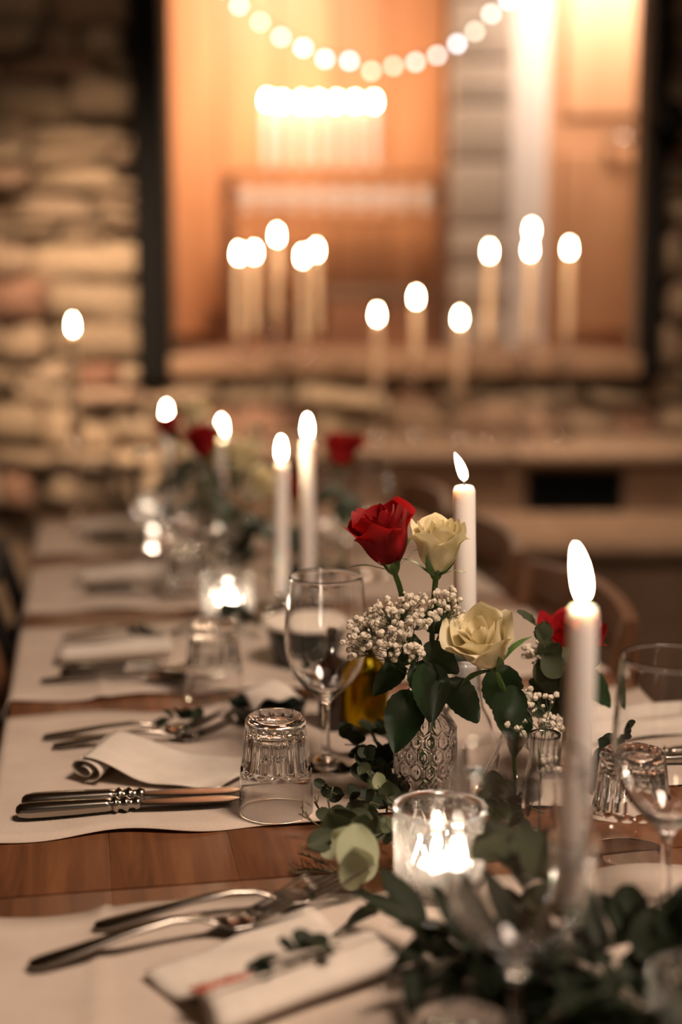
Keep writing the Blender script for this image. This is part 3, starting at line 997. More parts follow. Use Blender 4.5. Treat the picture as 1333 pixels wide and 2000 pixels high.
def calyx_mesh():
    mb = MB()
    mb.lathe([(0, -0.008), (0.0032, -0.008), (0.0060, -0.004), (0.0075, 0.001), (0.0085, 0.005), (0.006, 0.006), (0, 0.006)], 16)
    return mb.mesh('calyx')
CALYX = calyx_mesh()
def leaf_mesh(L_=1.0, W=0.62, fold=0.10, droop=0.15, serr=0.0, cup=0.0, tipw=1.0, seed=0):
    """leaf along +Y from the origin, face up +Z"""
    mb = MB(); rng = random.Random(seed); ph = rng.uniform(0, 6)
    nv = 17 if serr else 11
    def fn(uu, v):
        u = uu * 2 - 1
        wd = W / 2 * (math.sin(PI * (0.02 + 0.96 * v) ** (0.72 if tipw < 1 else 0.9)) ** (0.75 if tipw < 1 else 0.55))
        if serr and abs(u) > 0.99:
            wd *= 1 + serr * (1 if int(round(v * (nv - 1))) % 2 else -1)
        z = fold * abs(u) ** 1.4 * wd - droop * v * v + cup * (u * u) * 0.25 + 0.018 * math.sin(5 * v + ph + 2 * u)
        if serr:
            z += 0.012 * math.cos(v * 30 + abs(u) * 5) * abs(u)
        return (u * wd, v * L_, z)
    mb.grid(7, nv, fn)
    return mb.mesh('leaf', True, recalc=False)
RLEAF = [leaf_mesh(1, 0.66, 0.35, 0.22, 0.028, 0, .9, s) for s in range(3)]
ROUND = [leaf_mesh(1, 0.92, 0.10, 0.10, 0, 0.15, 1, s) for s in range(2)] + [leaf_mesh(1, 0.80, 0.2, -0.06, 0, 0.2, 1, 7)]
LONG = [leaf_mesh(1, 0.30, 0.3, 0.25, 0, 0, .9, s) for s in range(2)] + [leaf_mesh(1, 0.36, 0.2, 0.10, 0, 0, .9, 5)]

def orient(d, up=(0, 0, 1)):
    y = Vector(d).normalized(); u = Vector(up)
    z = (u - y * u.dot(y))
    if z.length < 1e-4: z = y.orthogonal()
    z.normalize(); x = y.cross(z)
    return Matrix((x, y, z)).transposed()

def rose(label, color, calyx, axis, size, foot, bend=None, spin=0.0, leaves=(), sep='mixed', group=None, height=1.0, nlay=5):
    """calyx: world base of the bloom; foot: world bottom of the stem"""
    foot = Vector(foot); cal = Vector(calyx)
    t = thing('rose', label, 'rose', foot, 0, group or ('red roses' if color == 'red_petal' else 'cream roses'))
    c = cal - foot
    ax = Vector(axis).normalized()
    Rm = Vector((0, 0, 1)).rotation_difference(ax).to_matrix()
    for ang, me, lay in PET:
        if lay >= nlay: continue
        obj('petal', me, color, t, c + Rm @ Vector((0, 0, 0.001)), Rm @ Matrix.Rotation(ang + spin, 3, 'Z'), (size, size, size * height))
    cx_ = obj('calyx', CALYX, 'green_stem', t, c, Rm, size / 0.027)
    for k in range(5):
        me = SEP_OUT if (sep == 'out' or (sep == 'mixed' and k % 2)) else SEP_UP
        obj('sepal', me, 'green_stem', cx_, (0, 0, 0), (0, 0, 2 * PI * k / 5 + spin + 0.4))
    mid = bend if bend is not None else (c * 0.55 - ax * 0.0)
    low = c - ax * 0.035
    pts = [c - ax * 0.004, low, Vector(mid), Vector((0, 0, 0.004))]
    mb = MB(); mb.tube(catmull(pts, 6), 0.0027, 8)
    obj('stem', mb.mesh('stem'), 'green_stem', t)
    for (p, d, up, s, vi) in leaves:
        p = Vector(p) - foot
        obj('leaf', RLEAF[vi], 'rose_leaf', t, p, orient(d, up), s)
    return t
GA = (VAX, VAY, TZ + 0.0095)
# leaves around the mouth of the honeycomb vase (world points)
vl = [
    ((0.070, 1.322, 0.872), (-0.35, -0.45, -0.85), (-0.2, -1, 0.5), 0.060, 0),
    ((0.082, 1.305, 0.905), (0.10, -0.30, -0.95), (0.15, -1, 0.3), 0.056, 1),
    ((0.100, 1.312, 0.885), (0.72, -0.25, -0.75), (0.3, -1, 0.5), 0.050, 2),
    ((0.062, 1.330, 0.895), (-0.75, -0.1, -0.55), (0, -0.7, 0.8), 0.042, 1),
    ((0.074, 1.322, 0.925), (-0.55, -0.2, -0.45), (0, -1, 0.6), 0.044, 2),
    ((0.078, 1.315, 0.918), (0.65, -0.15, -0.40), (0.1, -1, 0.5), 0.042, 0),
    ((0.080, 1.318, 0.935), (0.55, 0.0, 0.45), (0.1, -1, 0.3), 0.040, 1),
    ((0.074, 1.312, 0.905), (0.25, -0.35, -0.80), (-0.3, -1, 0.3), 0.046, 2),
]
rose('large sharp red rose above the white blossom, left of the candle', 'red_petal', (0.049, 1.328, 0.994), (-0.30, -0.10, 1), 0.0285, GA, Vector((-0.012, -0.008, 0.125)), 0.5, vl[:1] + vl[3:5] + vl[7:8], 'out', None, 1.02)
rose('sharp cream rose right beside the red rose, before the candle', 'cream_petal', (0.090, 1.318, 0.989), (0.05, -0.12, 1), 0.0235, (VAX + 0.008, VAY - 0.006, TZ + 0.0095), Vector((-0.004, -0.008, 0.13)), 1.3, vl[1:3] + vl[5:7], 'mixed', None, 1.10)
vl2 = [
    ((0.165, 1.315, 0.880), (-0.15, -0.1, -1.0), (-0.2, -1, 0.1), 0.052, 0),
    ((0.150, 1.335, 0.895), (0.25, 0.1, -0.95), (0, -1, 0.4), 0.062, 1),
    ((0.180, 1.350, 0.845), (-0.30, -0.35, -0.85), (-0.5, -1, 0.2), 0.046, 2),
    ((0.135, 1.335, 0.905), (-0.75, -0.2, 0.1), (0, -0.5, 1), 0.045, 0),
]
rose('open cream rose facing the camera, lower right of the sharp candle', 'cream_petal', (0.143, 1.300, 0.905), (-0.42, -0.50, 0.95), 0.0285, (VBX, VBY, TZ + 0.007), Vector((-0.008, -0.028, 0.085)), 2.2, vl2, 'mixed', None, 0.98)
vl3 = [
    ((0.228, 1.410, 0.860), (-0.6, -0.4, -0.5), (-0.2, -0.7, 0.7), 0.050, 0),
    ((0.240, 1.410, 0.865), (0.7, -0.2, -0.5), (0.2, -0.7, 0.7), 0.050, 1),
]
rose('second red rose half hidden behind the foreground candle', 'red_petal', (0.232, 1.405, 0.868), (0.02, -0.22, 1), 0.0315, (VDX, VDY, TZ + 0.007), None, 0.9, vl3, 'mixed', None, 0.95)
# far bouquet
FE = Vector((VEX, VEY, TZ + 0.012))
for i, (c, ax, col, lab, sz) in enumerate((
        ((-0.236, 2.47, 0.950), (-0.1, -0.2, 1), 'red_petal', 'blurred red rose in front, centre of the far bouquet', 0.030),
        ((-0.258, 2.54, 0.992), (-0.1, 0, 1), 'cream_petal', 'blurred cream rose highest in the far bouquet', 0.027),
        ((-0.296, 2.56, 0.975), (-0.5, 0, 1), 'red_petal', 'small blurred red rose at the left of the far bouquet', 0.024),
        ((-0.182, 2.44, 0.930), (0.25, -0.3, 1), 'cream_petal', 'blurred cream rose at the right of the far bouquet', 0.030),
        ((-0.152, 2.43, 0.890), (0.6, -0.4, 0.8), 'cream_petal', 'blurred cream rose lowest in the far bouquet', 0.027),
        ((-0.090, 2.46, 0.885), (0.8, -0.4, 0.8), 'red_petal', 'small blurred red rose between the two white candles', 0.020))):
    lv = [((c[0], c[1] - .01, c[2] - 0.05), (ax[0] + (-1) ** i * .6, -0.3, -0.5), (0, -0.6, 0.8), 0.055, i % 3), ((c[0], c[1] - .01, c[2] - 0.075), (-(-1) ** i * .7, -0.2, -0.2), (0, -0.6, 0.8), 0.055, (i + 1) % 3)]
    rose(lab, col, c, ax, sz, FE, None, i * 1.1, lv, 'mixed', 'roses of the far bouquet')
rose('lone blurred red rose right of the two white candles', 'red_petal', (0.001, 2.385, 0.945), (0.05, -0.1, 1), 0.030, (VFX, VFY, MZ + 0.007), None, 0.3,
     [((0.0, 2.38, 0.91), (-0.7, -0.3, -0.2), (0, -0.6, 0.8), 0.055, 0), ((0.0, 2.38, 0.90), (0.6, -0.3, -0.5), (0, -0.6, 0.8), 0.055, 1), ((0.0, 2.375, 0.89), (0.1, -0.6, -0.4), (0, -0.6, 0.8), 0.055, 2)], 'mixed')

# ------------------------------------------------------------------ baby's breath
def blossom_mesh(seed):
    rng = random.Random(seed)
    bm = bmesh.new()
    bmesh.ops.create_icosphere(bm, subdivisions=2, radius=1.0)
    for v in bm.verts:
        v.co *= rng.uniform(0.72, 1.18)
    for f in bm.faces: f.smooth = False
    me = bpy.data.meshes.new('blossom'); bm.to_mesh(me); bm.free()
    return me
BLOS = [blossom_mesh(s) for s in range(4)]
def babys_breath(label, foot, neck, centers, n, size, seed, buds=0.2):
    rng = random.Random(seed)
    foot = Vector(foot)
    t = thing('babys_breath', label, 'flower', foot, 0, 'sprays of small white blossom')
    st = MB()
    nk = Vector(neck) - foot
    st.tube(catmull([Vector((0, 0, 0.002)), nk * 0.6, nk], 5), 0.0011, 6)
    placed = []
    for (c, rx, k) in centers:
        c = Vector(c) - foot; rx = Vector(rx)
        hub = nk.lerp(c, 0.45) + Vector((rng.uniform(-1, 1), rng.uniform(-1, 1), 0)) * 0.004
        st.tube(catmull([nk, nk.lerp(hub, .5) + Vector((0, 0, -0.003)), hub], 4), 0.0007, 5)
        subs = []
        for q in range(5):
            sp = hub.lerp(c, 0.5) + Vector((rng.uniform(-1, 1) * rx.x, rng.uniform(-1, 1) * rx.y, rng.uniform(-1, 1) * rx.z)) * 0.5
            st.tube([hub, hub.lerp(sp, .5) + Vector((0, 0, 0.002)), sp], 0.0005, 4); subs.append(sp)
        cnt = 0; tries = 0
        while cnt < k and tries < k * 60:
            tries += 1
            d = Vector((rng.gauss(0, 1), rng.gauss(0, 1), rng.gauss(0, 1))).normalized() * rng.uniform(0.35, 1.05)
            p = c + Vector((d.x * rx.x, d.y * rx.y, d.z * rx.z))
            s = size * (rng.uniform(0.8, 1.15) if rng.random() > buds else rng.uniform(0.38, 0.6))
            if any((p - q).length < (s + s2) * 0.72 for q, s2 in placed): continue
            placed.append((p, s)); cnt += 1
            sp = min(subs, key=lambda q: (q - p).length)
            st.tube([sp, sp.lerp(p, .55) + Vector((0, 0, -0.0015)), p], 0.00032, 3, False)
            obj('blossom', rng.choice(BLOS), 'blossom', t, p, (rng.uniform(0, 6), rng.uniform(0, 6), rng.uniform(0, 6)), s)
    o = obj('stems', st.mesh('stems'), 'fine_stem', t)
babys_breath('dense spray of white baby\'s breath under the red and cream roses', (VAX - 0.006, VAY + 0.004, TZ + 0.0095), (0.078, 1.325, 0.885),
             [((0.060, 1.290, 0.957), (0.032, 0.022, 0.022), 100), ((0.026, 1.295, 0.938), (0.024, 0.02, 0.019), 66), ((0.060, 1.280, 0.925), (0.024, 0.014, 0.012), 34), ((0.100, 1.298, 0.962), (0.016, 0.014, 0.018), 40), ((0.014, 1.292, 0.924), (0.017, 0.014, 0.012), 24), ((0.045, 1.278, 0.937), (0.024, 0.012, 0.014), 34)], 0, 0.0031, 3)
babys_breath('spray of white baby\'s breath left of the foreground candle', (VCX, VCY, TZ + 0.006), (0.188, 1.270, 0.815),
             [((0.190, 1.320, 0.862), (0.020, 0.012, 0.014), 22), ((0.202, 1.310, 0.842), (0.016, 0.012, 0.014), 18), ((0.172, 1.315, 0.838), (0.013, 0.012, 0.014), 12), ((0.195, 1.262, 0.820), (0.014, 0.012, 0.012), 14)], 0, 0.0033, 5, 0.35)
babys_breath('small spray of white baby\'s breath behind the open cream rose', (VDX - 0.004, VDY, TZ + 0.007), (0.214, 1.40, 0.862),
             [((0.196, 1.375, 0.895), (0.018, 0.012, 0.017), 24)], 0, 0.0033, 6, 0.3)
babys_breath('blurred spray of baby\'s breath in the far bouquet', (VEX, VEY, TZ + 0.012), (-0.19, 2.45, 0.875),
             [((-0.145, 2.41, 0.905), (0.03, 0.02, 0.02), 30)], 0, 0.0042, 8)

# ------------------------------------------------------------------ eucalyptus and foliage
def sprig(label, pts, n, size, kind, seed, spread=0.9, upw=0.4, m='eucalyptus_leaf', group='eucalyptus sprigs', stem_r=0.0011, facing=None, taper=0.45, start=0.08, single=False, pale=()):
    rng = random.Random(seed)
    P = [Vector(p) for p in pts]
    root = P[0].copy()
    t = thing('eucalyptus_sprig', label, 'greenery', root, 0, group)
    C_ = catmull([p - root for p in P], 8)
    mb = MB(); mb.tube(C_, [stem_r * (1 - 0.6 * i / len(C_)) for i in range(len(C_))], 6)
    obj('stem', mb.mesh('stem'), 'twig', t)
    meshes = {'round': ROUND, 'long': LONG, 'rose': RLEAF}[kind]
    for i in range(n):
        f = start + (1 - start) * (i + 0.5) / n
        q = f * (len(C_) - 1); k = min(int(q), len(C_) - 2)
        p = C_[k].lerp(C_[k + 1], q - k)
        tan = (C_[k + 1] - C_[k]).normalized()
        sd = tan.cross(Vector((0, 0, 1)))
        if sd.length < 0.15: sd = Vector((1, 0, 0))
        sd.normalize()
        up = sd.cross(tan).normalized()
        for s in ((1, -1) if not single else ((1,) if i % 2 else (-1,))):
            ang = rng.uniform(-0.7, 0.7) + i * 1.1
            side = sd * s * math.cos(ang * .5) + up * math.sin(ang) * 0.7
            d = tan * rng.uniform(0.35, 0.8) + side * spread + Vector((0, 0, upw * rng.uniform(-0.2, 1.0)))
            nr = Vector((rng.uniform(-.5, .5), rng.uniform(-.5, .5), 1)) if facing is None else Vector(facing) + Vector((rng.uniform(-.6, .6), rng.uniform(-.6, .6), rng.uniform(-.6, .6)))
            sz = size * (1 - taper * f) * rng.uniform(0.8, 1.15)
            # keep the leaf above the table
            dn = d.normalized()
            tip = (root + p + dn * sz).z
            if tip < TZ + 0.006:
                dn.z += (TZ + 0.008 - tip) / sz; dn.normalize()
            mm = 'pale_leaf' if (i, s) in pale else m
            obj('leaf', rng.choice(meshes), mm, t, p, orient(dn, nr), sz)
    return t
cam_dir = (-0.05, -1, 0.45)
# sprigs between tumbler, votive and honeycomb vase
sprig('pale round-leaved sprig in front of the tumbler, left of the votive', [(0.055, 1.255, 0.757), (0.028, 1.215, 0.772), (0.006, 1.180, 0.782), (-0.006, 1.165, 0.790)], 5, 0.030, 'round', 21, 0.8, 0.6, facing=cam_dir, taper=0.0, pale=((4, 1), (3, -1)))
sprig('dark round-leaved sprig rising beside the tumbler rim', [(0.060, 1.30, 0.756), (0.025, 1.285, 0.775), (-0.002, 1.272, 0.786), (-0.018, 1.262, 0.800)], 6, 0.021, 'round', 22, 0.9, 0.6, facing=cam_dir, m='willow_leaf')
sprig('round-leaved sprig between the honeycomb vase and the votive', [(0.075, 1.275, 0.757), (0.05, 1.255, 0.785), (0.033, 1.245, 0.806), (0.025, 1.240, 0.822)], 6, 0.024, 'round', 23, 0.9, 0.5, facing=cam_dir, pale=((3, -1),))
sprig('dark sprig lying left of the honeycomb vase', [(0.070, 1.40, 0.757), (0.040, 1.38, 0.785), (0.020, 1.37, 0.800), (0.004, 1.365, 0.812)], 9, 0.030, 'round', 24, 0.9, 0.5, m='willow_leaf')
sprig('dark sprig behind the honeycomb vase near the oil bottle', [(0.080, 1.44, 0.757), (0.050, 1.455, 0.780), (0.025, 1.465, 0.785), (0.0, 1.48, 0.78)], 7, 0.028, 'round', 25, 0.9, 0.4, m='willow_leaf')
sprig('little round-leaved sprig close to the left side of the votive', [(0.090, 1.21, 0.757), (0.062, 1.195, 0.775), (0.046, 1.185, 0.785), (0.038, 1.18, 0.80)], 5, 0.018, 'round', 26, 0.8, 0.5, facing=cam_dir)
sprig('dark round-leaved sprig at the left foot of the honeycomb vase', [(0.062, 1.345, 0.757), (0.042, 1.315, 0.785), (0.030, 1.300, 0.800), (0.022, 1.292, 0.818)], 7, 0.027, 'round', 32, 0.9, 0.5, m='willow_leaf', facing=cam_dir)
sprig('dark round-leaved sprig lying between tumbler and pale leaves', [(0.045, 1.265, 0.757), (0.020, 1.24, 0.772), (0.0, 1.225, 0.782), (-0.012, 1.215, 0.79)], 6, 0.026, 'round', 33, 0.9, 0.5, facing=cam_dir)
# tall eucalyptus beside the open cream rose
sprig('upright eucalyptus sprig with round leaves before the second red rose', [(0.205, 1.372, 0.835), (0.205, 1.352, 0.875), (0.198, 1.345, 0.91), (0.184, 1.34, 0.945)], 5, 0.030, 'round', 27, 0.9, 0.2, facing=(0.1, -0.6, 1), taper=0.4)
sprig('dark leafy sprig below the second red rose', [(0.215, 1.392, 0.83), (0.215, 1.352, 0.86), (0.215, 1.335, 0.885), (0.225, 1.33, 0.905)], 4, 0.036, 'round', 28, 0.9, -0.2, facing=(0, -1, 0.4), taper=0.2)
sprig('sprig of small dark leaves right of the foreground candle', [(0.222, 1.31, 0.757), (0.245, 1.30, 0.80), (0.258, 1.295, 0.83), (0.262, 1.29, 0.85)], 5, 0.024, 'round', 29, 0.8, 0.0, facing=cam_dir, m='willow_leaf')
sprig('dark sprig lying between the votive and the slim bottle', [(0.185, 1.205, 0.757), (0.155, 1.20, 0.785), (0.135, 1.19, 0.80), (0.125, 1.185, 0.815)], 5, 0.030, 'round', 30, 0.9, 0.3, facing=cam_dir, m='willow_leaf')
sprig('leafy sprig behind the votive under the glass flask', [(0.20, 1.305, 0.757), (0.160, 1.29, 0.775), (0.135, 1.275, 0.795), (0.12, 1.27, 0.81)], 6, 0.028, 'round', 31, 0.9, 0.4, facing=cam_dir, m='willow_leaf')
# foreground garland
sprig('blurred long-leaved branch reaching left over the front runner', [(0.145, 0.975, 0.760), (0.100, 0.990, 0.775), (0.060, 1.010, 0.780), (0.012, 1.050, 0.780)], 4, 0.068, 'long', 41, 1.0, 0.2, m='willow_leaf', taper=0.25)
sprig('blurred dark branch with long leaves before the votive', [(0.175, 0.960, 0.760), (0.130, 0.965, 0.785), (0.095, 0.97, 0.79), (0.07, 0.98, 0.795)], 5, 0.064, 'long', 42, 0.9, 0.5, m='willow_leaf', taper=0.2)
sprig('blurred leafy branch around the foot of the foreground candle', [(0.190, 0.985, 0.760), (0.165, 1.01, 0.800), (0.145, 1.02, 0.825), (0.12, 1.03, 0.84)], 5, 0.044, 'round', 43, 0.9, 0.4, taper=0.2)
sprig('blurred round-leaved branch right of the foreground candle', [(0.185, 0.90, 0.760), (0.215, 0.91, 0.80), (0.235, 0.92, 0.82), (0.25, 0.93, 0.83)], 5, 0.034, 'round', 44, 0.8, 0.4, m='willow_leaf', facing=cam_dir, taper=0.1)
sprig('blurred branch at the bottom edge right of the front wine glass', [(0.160, 0.86, 0.760), (0.180, 0.83, 0.79), (0.200, 0.815, 0.80), (0.215, 0.80, 0.81)], 5, 0.046, 'long', 45, 1.0, 0.5, m='willow_leaf', taper=0.2)
sprig('blurred dark leafy branch behind the front wine glass', [(0.115, 0.955, 0.760), (0.110, 0.93, 0.79), (0.120, 0.905, 0.80), (0.14, 0.90, 0.81)], 5, 0.044, 'long', 46, 1.0, 0.5, m='willow_leaf', taper=0.2)
sprig('blurred leafy branch low at the bottom right corner', [(0.200, 0.86, 0.760), (0.175, 0.85, 0.785), (0.155, 0.84, 0.79), (0.14, 0.835, 0.79)], 5, 0.042, 'round', 47, 1.0, 0.3, m='willow_leaf', taper=0.2)
sprig('dark branch lying under the front wine glass and candle', [(0.21, 0.93, 0.758), (0.17, 0.905, 0.772), (0.14, 0.90, 0.776), (0.10, 0.91, 0.776)], 6, 0.040, 'round', 48, 1.0, 0.3, m='willow_leaf', taper=0.1)
HEAP = ['dark long-leaved branch at the right end of the red-lettered napkin', 'dark long-leaved branch left of the front wine glass stem',
        'round-leaved dark branch before the front wine glass, at the bottom', 'long-leaved dark branch between front wine glass and foreground candle',
        'round-leaved dark branch beside the lower right votive', 'long-leaved dark branch at the bottom edge behind the front tumbler',
        'round-leaved branch just right of the sharp votive', 'round-leaved branch touching the right side of the foreground candle bottle',
        'round-leaved branch at the foot of the right wine glass', 'long-leaved dark branch lying in front of the sharp votive',
        'round-leaved dark branch in the bottom right corner before the votive']
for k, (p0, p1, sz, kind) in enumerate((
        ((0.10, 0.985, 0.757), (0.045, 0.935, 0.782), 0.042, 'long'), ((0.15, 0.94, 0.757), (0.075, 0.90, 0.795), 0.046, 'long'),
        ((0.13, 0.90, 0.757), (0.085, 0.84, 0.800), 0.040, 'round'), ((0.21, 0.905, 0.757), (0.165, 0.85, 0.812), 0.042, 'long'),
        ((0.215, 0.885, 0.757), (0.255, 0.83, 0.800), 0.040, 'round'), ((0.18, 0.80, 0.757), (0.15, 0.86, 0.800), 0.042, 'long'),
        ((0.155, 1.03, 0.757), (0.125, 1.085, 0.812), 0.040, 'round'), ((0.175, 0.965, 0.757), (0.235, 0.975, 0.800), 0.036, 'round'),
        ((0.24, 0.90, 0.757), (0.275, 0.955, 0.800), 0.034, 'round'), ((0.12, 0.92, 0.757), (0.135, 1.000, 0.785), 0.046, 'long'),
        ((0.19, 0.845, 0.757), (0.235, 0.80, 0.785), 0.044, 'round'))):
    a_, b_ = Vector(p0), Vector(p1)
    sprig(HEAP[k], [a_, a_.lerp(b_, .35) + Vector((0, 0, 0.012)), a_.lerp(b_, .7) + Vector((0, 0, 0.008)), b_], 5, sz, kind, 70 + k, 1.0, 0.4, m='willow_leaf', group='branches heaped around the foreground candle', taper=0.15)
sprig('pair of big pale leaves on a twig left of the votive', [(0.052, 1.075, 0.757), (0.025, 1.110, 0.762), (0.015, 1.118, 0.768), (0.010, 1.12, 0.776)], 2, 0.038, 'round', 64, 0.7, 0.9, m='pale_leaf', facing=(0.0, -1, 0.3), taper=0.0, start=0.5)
def twiglet(label, p0, dirs, ln, seed):
    rng = random.Random(seed)
    t = thing('dry_twig', label, 'twig', p0, 0, 'thin bare twigs')
    for d in dirs:
        d = Vector(d).normalized()
        mb = MB(); pts = [Vector((0, 0, 0.001)), d * ln * .5 + Vector((0, 0, .003)), d * ln]
        mb.tube(catmull(pts, 4), 0.0008, 5)
        for k in range(5):
            q = d * ln * (0.25 + .16 * k); e = (d + Vector((rng.uniform(-1, 1), rng.uniform(-1, 1), rng.uniform(0, .8)))).normalized() * ln * rng.uniform(.15, .3)
            mb.tube([q + Vector((0, 0, .002)), q + e * .6 + Vector((0, 0, .002)), q + e + Vector((0, 0, .004))], [0.0006, 0.0006, 0.0009], 4)
        obj('twig_branch', mb.mesh('twig_branch'), 'twig', t)
twiglet('thin bare twigs lying on the wood left of the pale leaves', (0.0, 1.172, 0.7515), ((-1, 0.05, 0.05), (-0.9, 0.5, 0.25), (-1, -0.25, 0.12)), 0.045, 1)
twiglet('thin upright twigs beside the rim of the sharp tumbler', (-0.006, 1.245, 0.7515), ((-0.5, 0.1, 1), (-0.15, 0, 1), (-0.9, 0.1, 0.7)), 0.042, 2)
# far greenery
sprig('blurred dark leaves under the far bouquet', [(-0.18, 2.40, 0.757), (-0.17, 2.385, 0.80), (-0.155, 2.38, 0.84), (-0.14, 2.37, 0.86)], 6, 0.045, 'round', 51, 1.0, 0.3, m='willow_leaf')
sprig('blurred dark branch beyond the white candle pair', [(-0.12, 2.33, 0.757), (-0.08, 2.30, 0.78), (-0.04, 2.28, 0.79), (0.0, 2.26, 0.80)], 6, 0.04, 'round', 52, 1.0, 0.3, m='willow_leaf')
sprig('blurred pale leaves standing high in the far bouquet', [(-0.20, 2.49, 0.87), (-0.165, 2.49, 0.92), (-0.150, 2.49, 0.96), (-0.145, 2.49, 1.01)], 5, 0.035, 'round', 53, 0.9, 0.3, pale=((4, 1), (3, -1), (3, 1)))
sprig('blurred dark branch around the bright far votive', [(-0.10, 2.02, 0.757), (-0.14, 2.00, 0.775), (-0.19, 2.0, 0.78), (-0.22, 2.03, 0.785)], 6, 0.035, 'round', 54, 1.0, 0.3, m='willow_leaf')
sprig('dark branch between the bowl and the oil bottle', [(0.05, 1.66, 0.757), (0.02, 1.67, 0.78), (-0.01, 1.68, 0.79), (-0.05, 1.70, 0.79)], 6, 0.034, 'round', 55, 1.0, 0.3, m='willow_leaf')

# ------------------------------------------------------------------ oil and vinegar, bowl, cloth
def cruet(name, label, x, y, m, r, h, square=False):
    t = thing(name, label, 'bottle', (x, y, TZ), 0.25, 'cruet bottles')
    mb = MB()
    prof = [(0, 0.0), (r * 0.94, 0.0), (r, 0.003), (r, h * 0.60), (r * 0.93, h * 0.66), (r * 0.5, h * 0.735), (r * 0.40, h * 0.78), (r * 0.38, h * 0.93), (r * 0.46, h * 0.935), (r * 0.46, h * 0.97), (0, h * 0.97)]
    mb.lathe(prof, 32)
    bb_ = obj('bottle_body', mb.mesh('bottle_body', True, sharp=0.8), m, t)
    mb = MB(); mb.lathe([(0, h * 0.97), (r * 0.36, h * 0.97), (r * 0.42, h * 1.02), (r * 0.30, h * 1.06), (0, h * 1.06)], 20)
    obj('stopper', mb.mesh('stopper', True, sharp=0.8), 'vinegar', bb_)
cruet('oil_bottle', 'yellow-green oil bottle left of the honeycomb vase', 0.030, 1.575, 'oil_glass', 0.0245, 0.118)
cruet('vinegar_bottle', 'small black-brown bottle between oil bottle and wine glass stem', -0.010, 1.580, 'vinegar', 0.0165, 0.115)
def bowl():
    p = (-0.045, 1.86)
    t = thing('dark_pot', 'dark green-black pot with a pale top behind the wine glass', 'pot', (p[0], p[1], MZ))
    mb = MB(); mb.lathe([(0, 0), (0.038, 0), (0.044, 0.004), (0.052, 0.030), (0.0560, 0.052), (0.0565, 0.055), (0.0540, 0.055), (0.050, 0.030), (0.042, 0.007), (0, 0.006)], 40)
    obj('pot_body', mb.mesh('pot_body', True, sharp=1.0), 'dark_enamel', t)
    mb = MB(); mb.lathe([(0, 0.048), (0.0528, 0.048), (0.0532, 0.0500), (0.060, 0.0562), (0.058, 0.0590), (0.045, 0.0600), (0, 0.0590)], 40)
    obj('pale_filling', mb.mesh('pale_filling', True, sharp=0.8), 'cream_wax', t)
bowl()
def cloth_dish():
    t = thing('dark_dish', 'low black dish left of the wine glass stem', 'dish', (-0.085, 1.60 + 0.01, MZ), 0.2)
    mb = MB(); mb.lathe([(0, 0), (0.030, 0), (0.040, 0.008), (0.046, 0.022), (0.044, 0.023), (0.038, 0.011), (0, 0.006)], 36)
    obj('dish_body', mb.mesh('dish_body', True, sharp=1.0), 'dark_enamel', t)
    mb = MB()
    def fn(u, v):
        x, y = (u - .5) * .066, (v - .5) * .05
        r = math.sqrt((x / .033) ** 2 + (y / .025) ** 2)
        z = 0.026 + 0.016 * max(0, 1 - r * r * .6) + 0.004 * math.sin(x * 160 + y * 90)
        return (x, y, z)
    mb.grid(15, 13, fn)
    o = obj('folded_cloth', mb.mesh('folded_cloth', True, recalc=False), 'napkin')
    o.modifiers.new('t', 'SOLIDIFY').thickness = 0.003
    tag(o, 'small pale folded cloth lying in the low black dish', 'cloth')
    o.location = (-0.085, 1.61, MZ); o.rotation_euler = (0, 0, 0.5)
cloth_dish()

# ------------------------------------------------------------------ cutlery
def loft_flat(sections):
    """sections: (x, halfwidth, thickness, zcentre)"""
    rings = []
    for x, hw, th, z in sections:
        ring = []
        for k in range(12):
            a = 2 * PI * k / 12
            ca, sa = math.cos(a), math.sin(a)
            ring.append((x, hw * (abs(ca) ** 0.7) * (1 if ca >= 0 else -1), z + th / 2 * (abs(sa) ** 0.7) * (1 if sa >= 0 else -1)))
        rings.append(ring)
    return rings
def knife_parts():
    h = MB(); h.loft(loft_flat([(0.0, 0.002, 0.002, 0.0065), (0.001, 0.0055, 0.006, 0.0065), (0.004, 0.0080, 0.0095, 0.0065), (0.012, 0.0092, 0.0118, 0.0065), (0.03, 0.0090, 0.0122, 0.0065), (0.06, 0.0080, 0.0115, 0.0065), (0.085, 0.0068, 0.0102, 0.0065), (0.093, 0.0062, 0.0095, 0.0065)]))
    c = MB(); prof = [(0.0062, 0.092), (0.0078, 0.0935), (0.0078, 0.096), (0.0055, 0.098), (0.0055, 0.101), (0.0075, 0.1035), (0.0075, 0.106), (0.0052, 0.108), (0.0048, 0.112), (0.0066, 0.1145), (0.0060, 0.118), (0.0040, 0.120)]
    c.lathe([(0, prof[0][1])] + prof + [(0, prof[-1][1])], 14)
    c.v = [(z, x, y * 0.85 + 0.0065) for x, y, z in c.v]
    b = MB(); secs = []
    for k in range(15):
        t = k / 14
        wdt = 0.0092 * (0.75 + 0.35 * math.sin(t * PI * 0.75)) * (1 if t < 0.8 else max(0.12, math.sqrt(max(0, 1 - ((t - .8) / .2) ** 2))))
        secs.append((0.118 + 0.098 * t, wdt, 0.0022 - 0.0010 * t, 0.0062 - 0.0018 * t))
    b.loft(loft_flat(secs))
    return h.mesh('handle', True), c.mesh('bolster', True), b.mesh('blade', True, sharp=0.9)
KN = knife_parts()
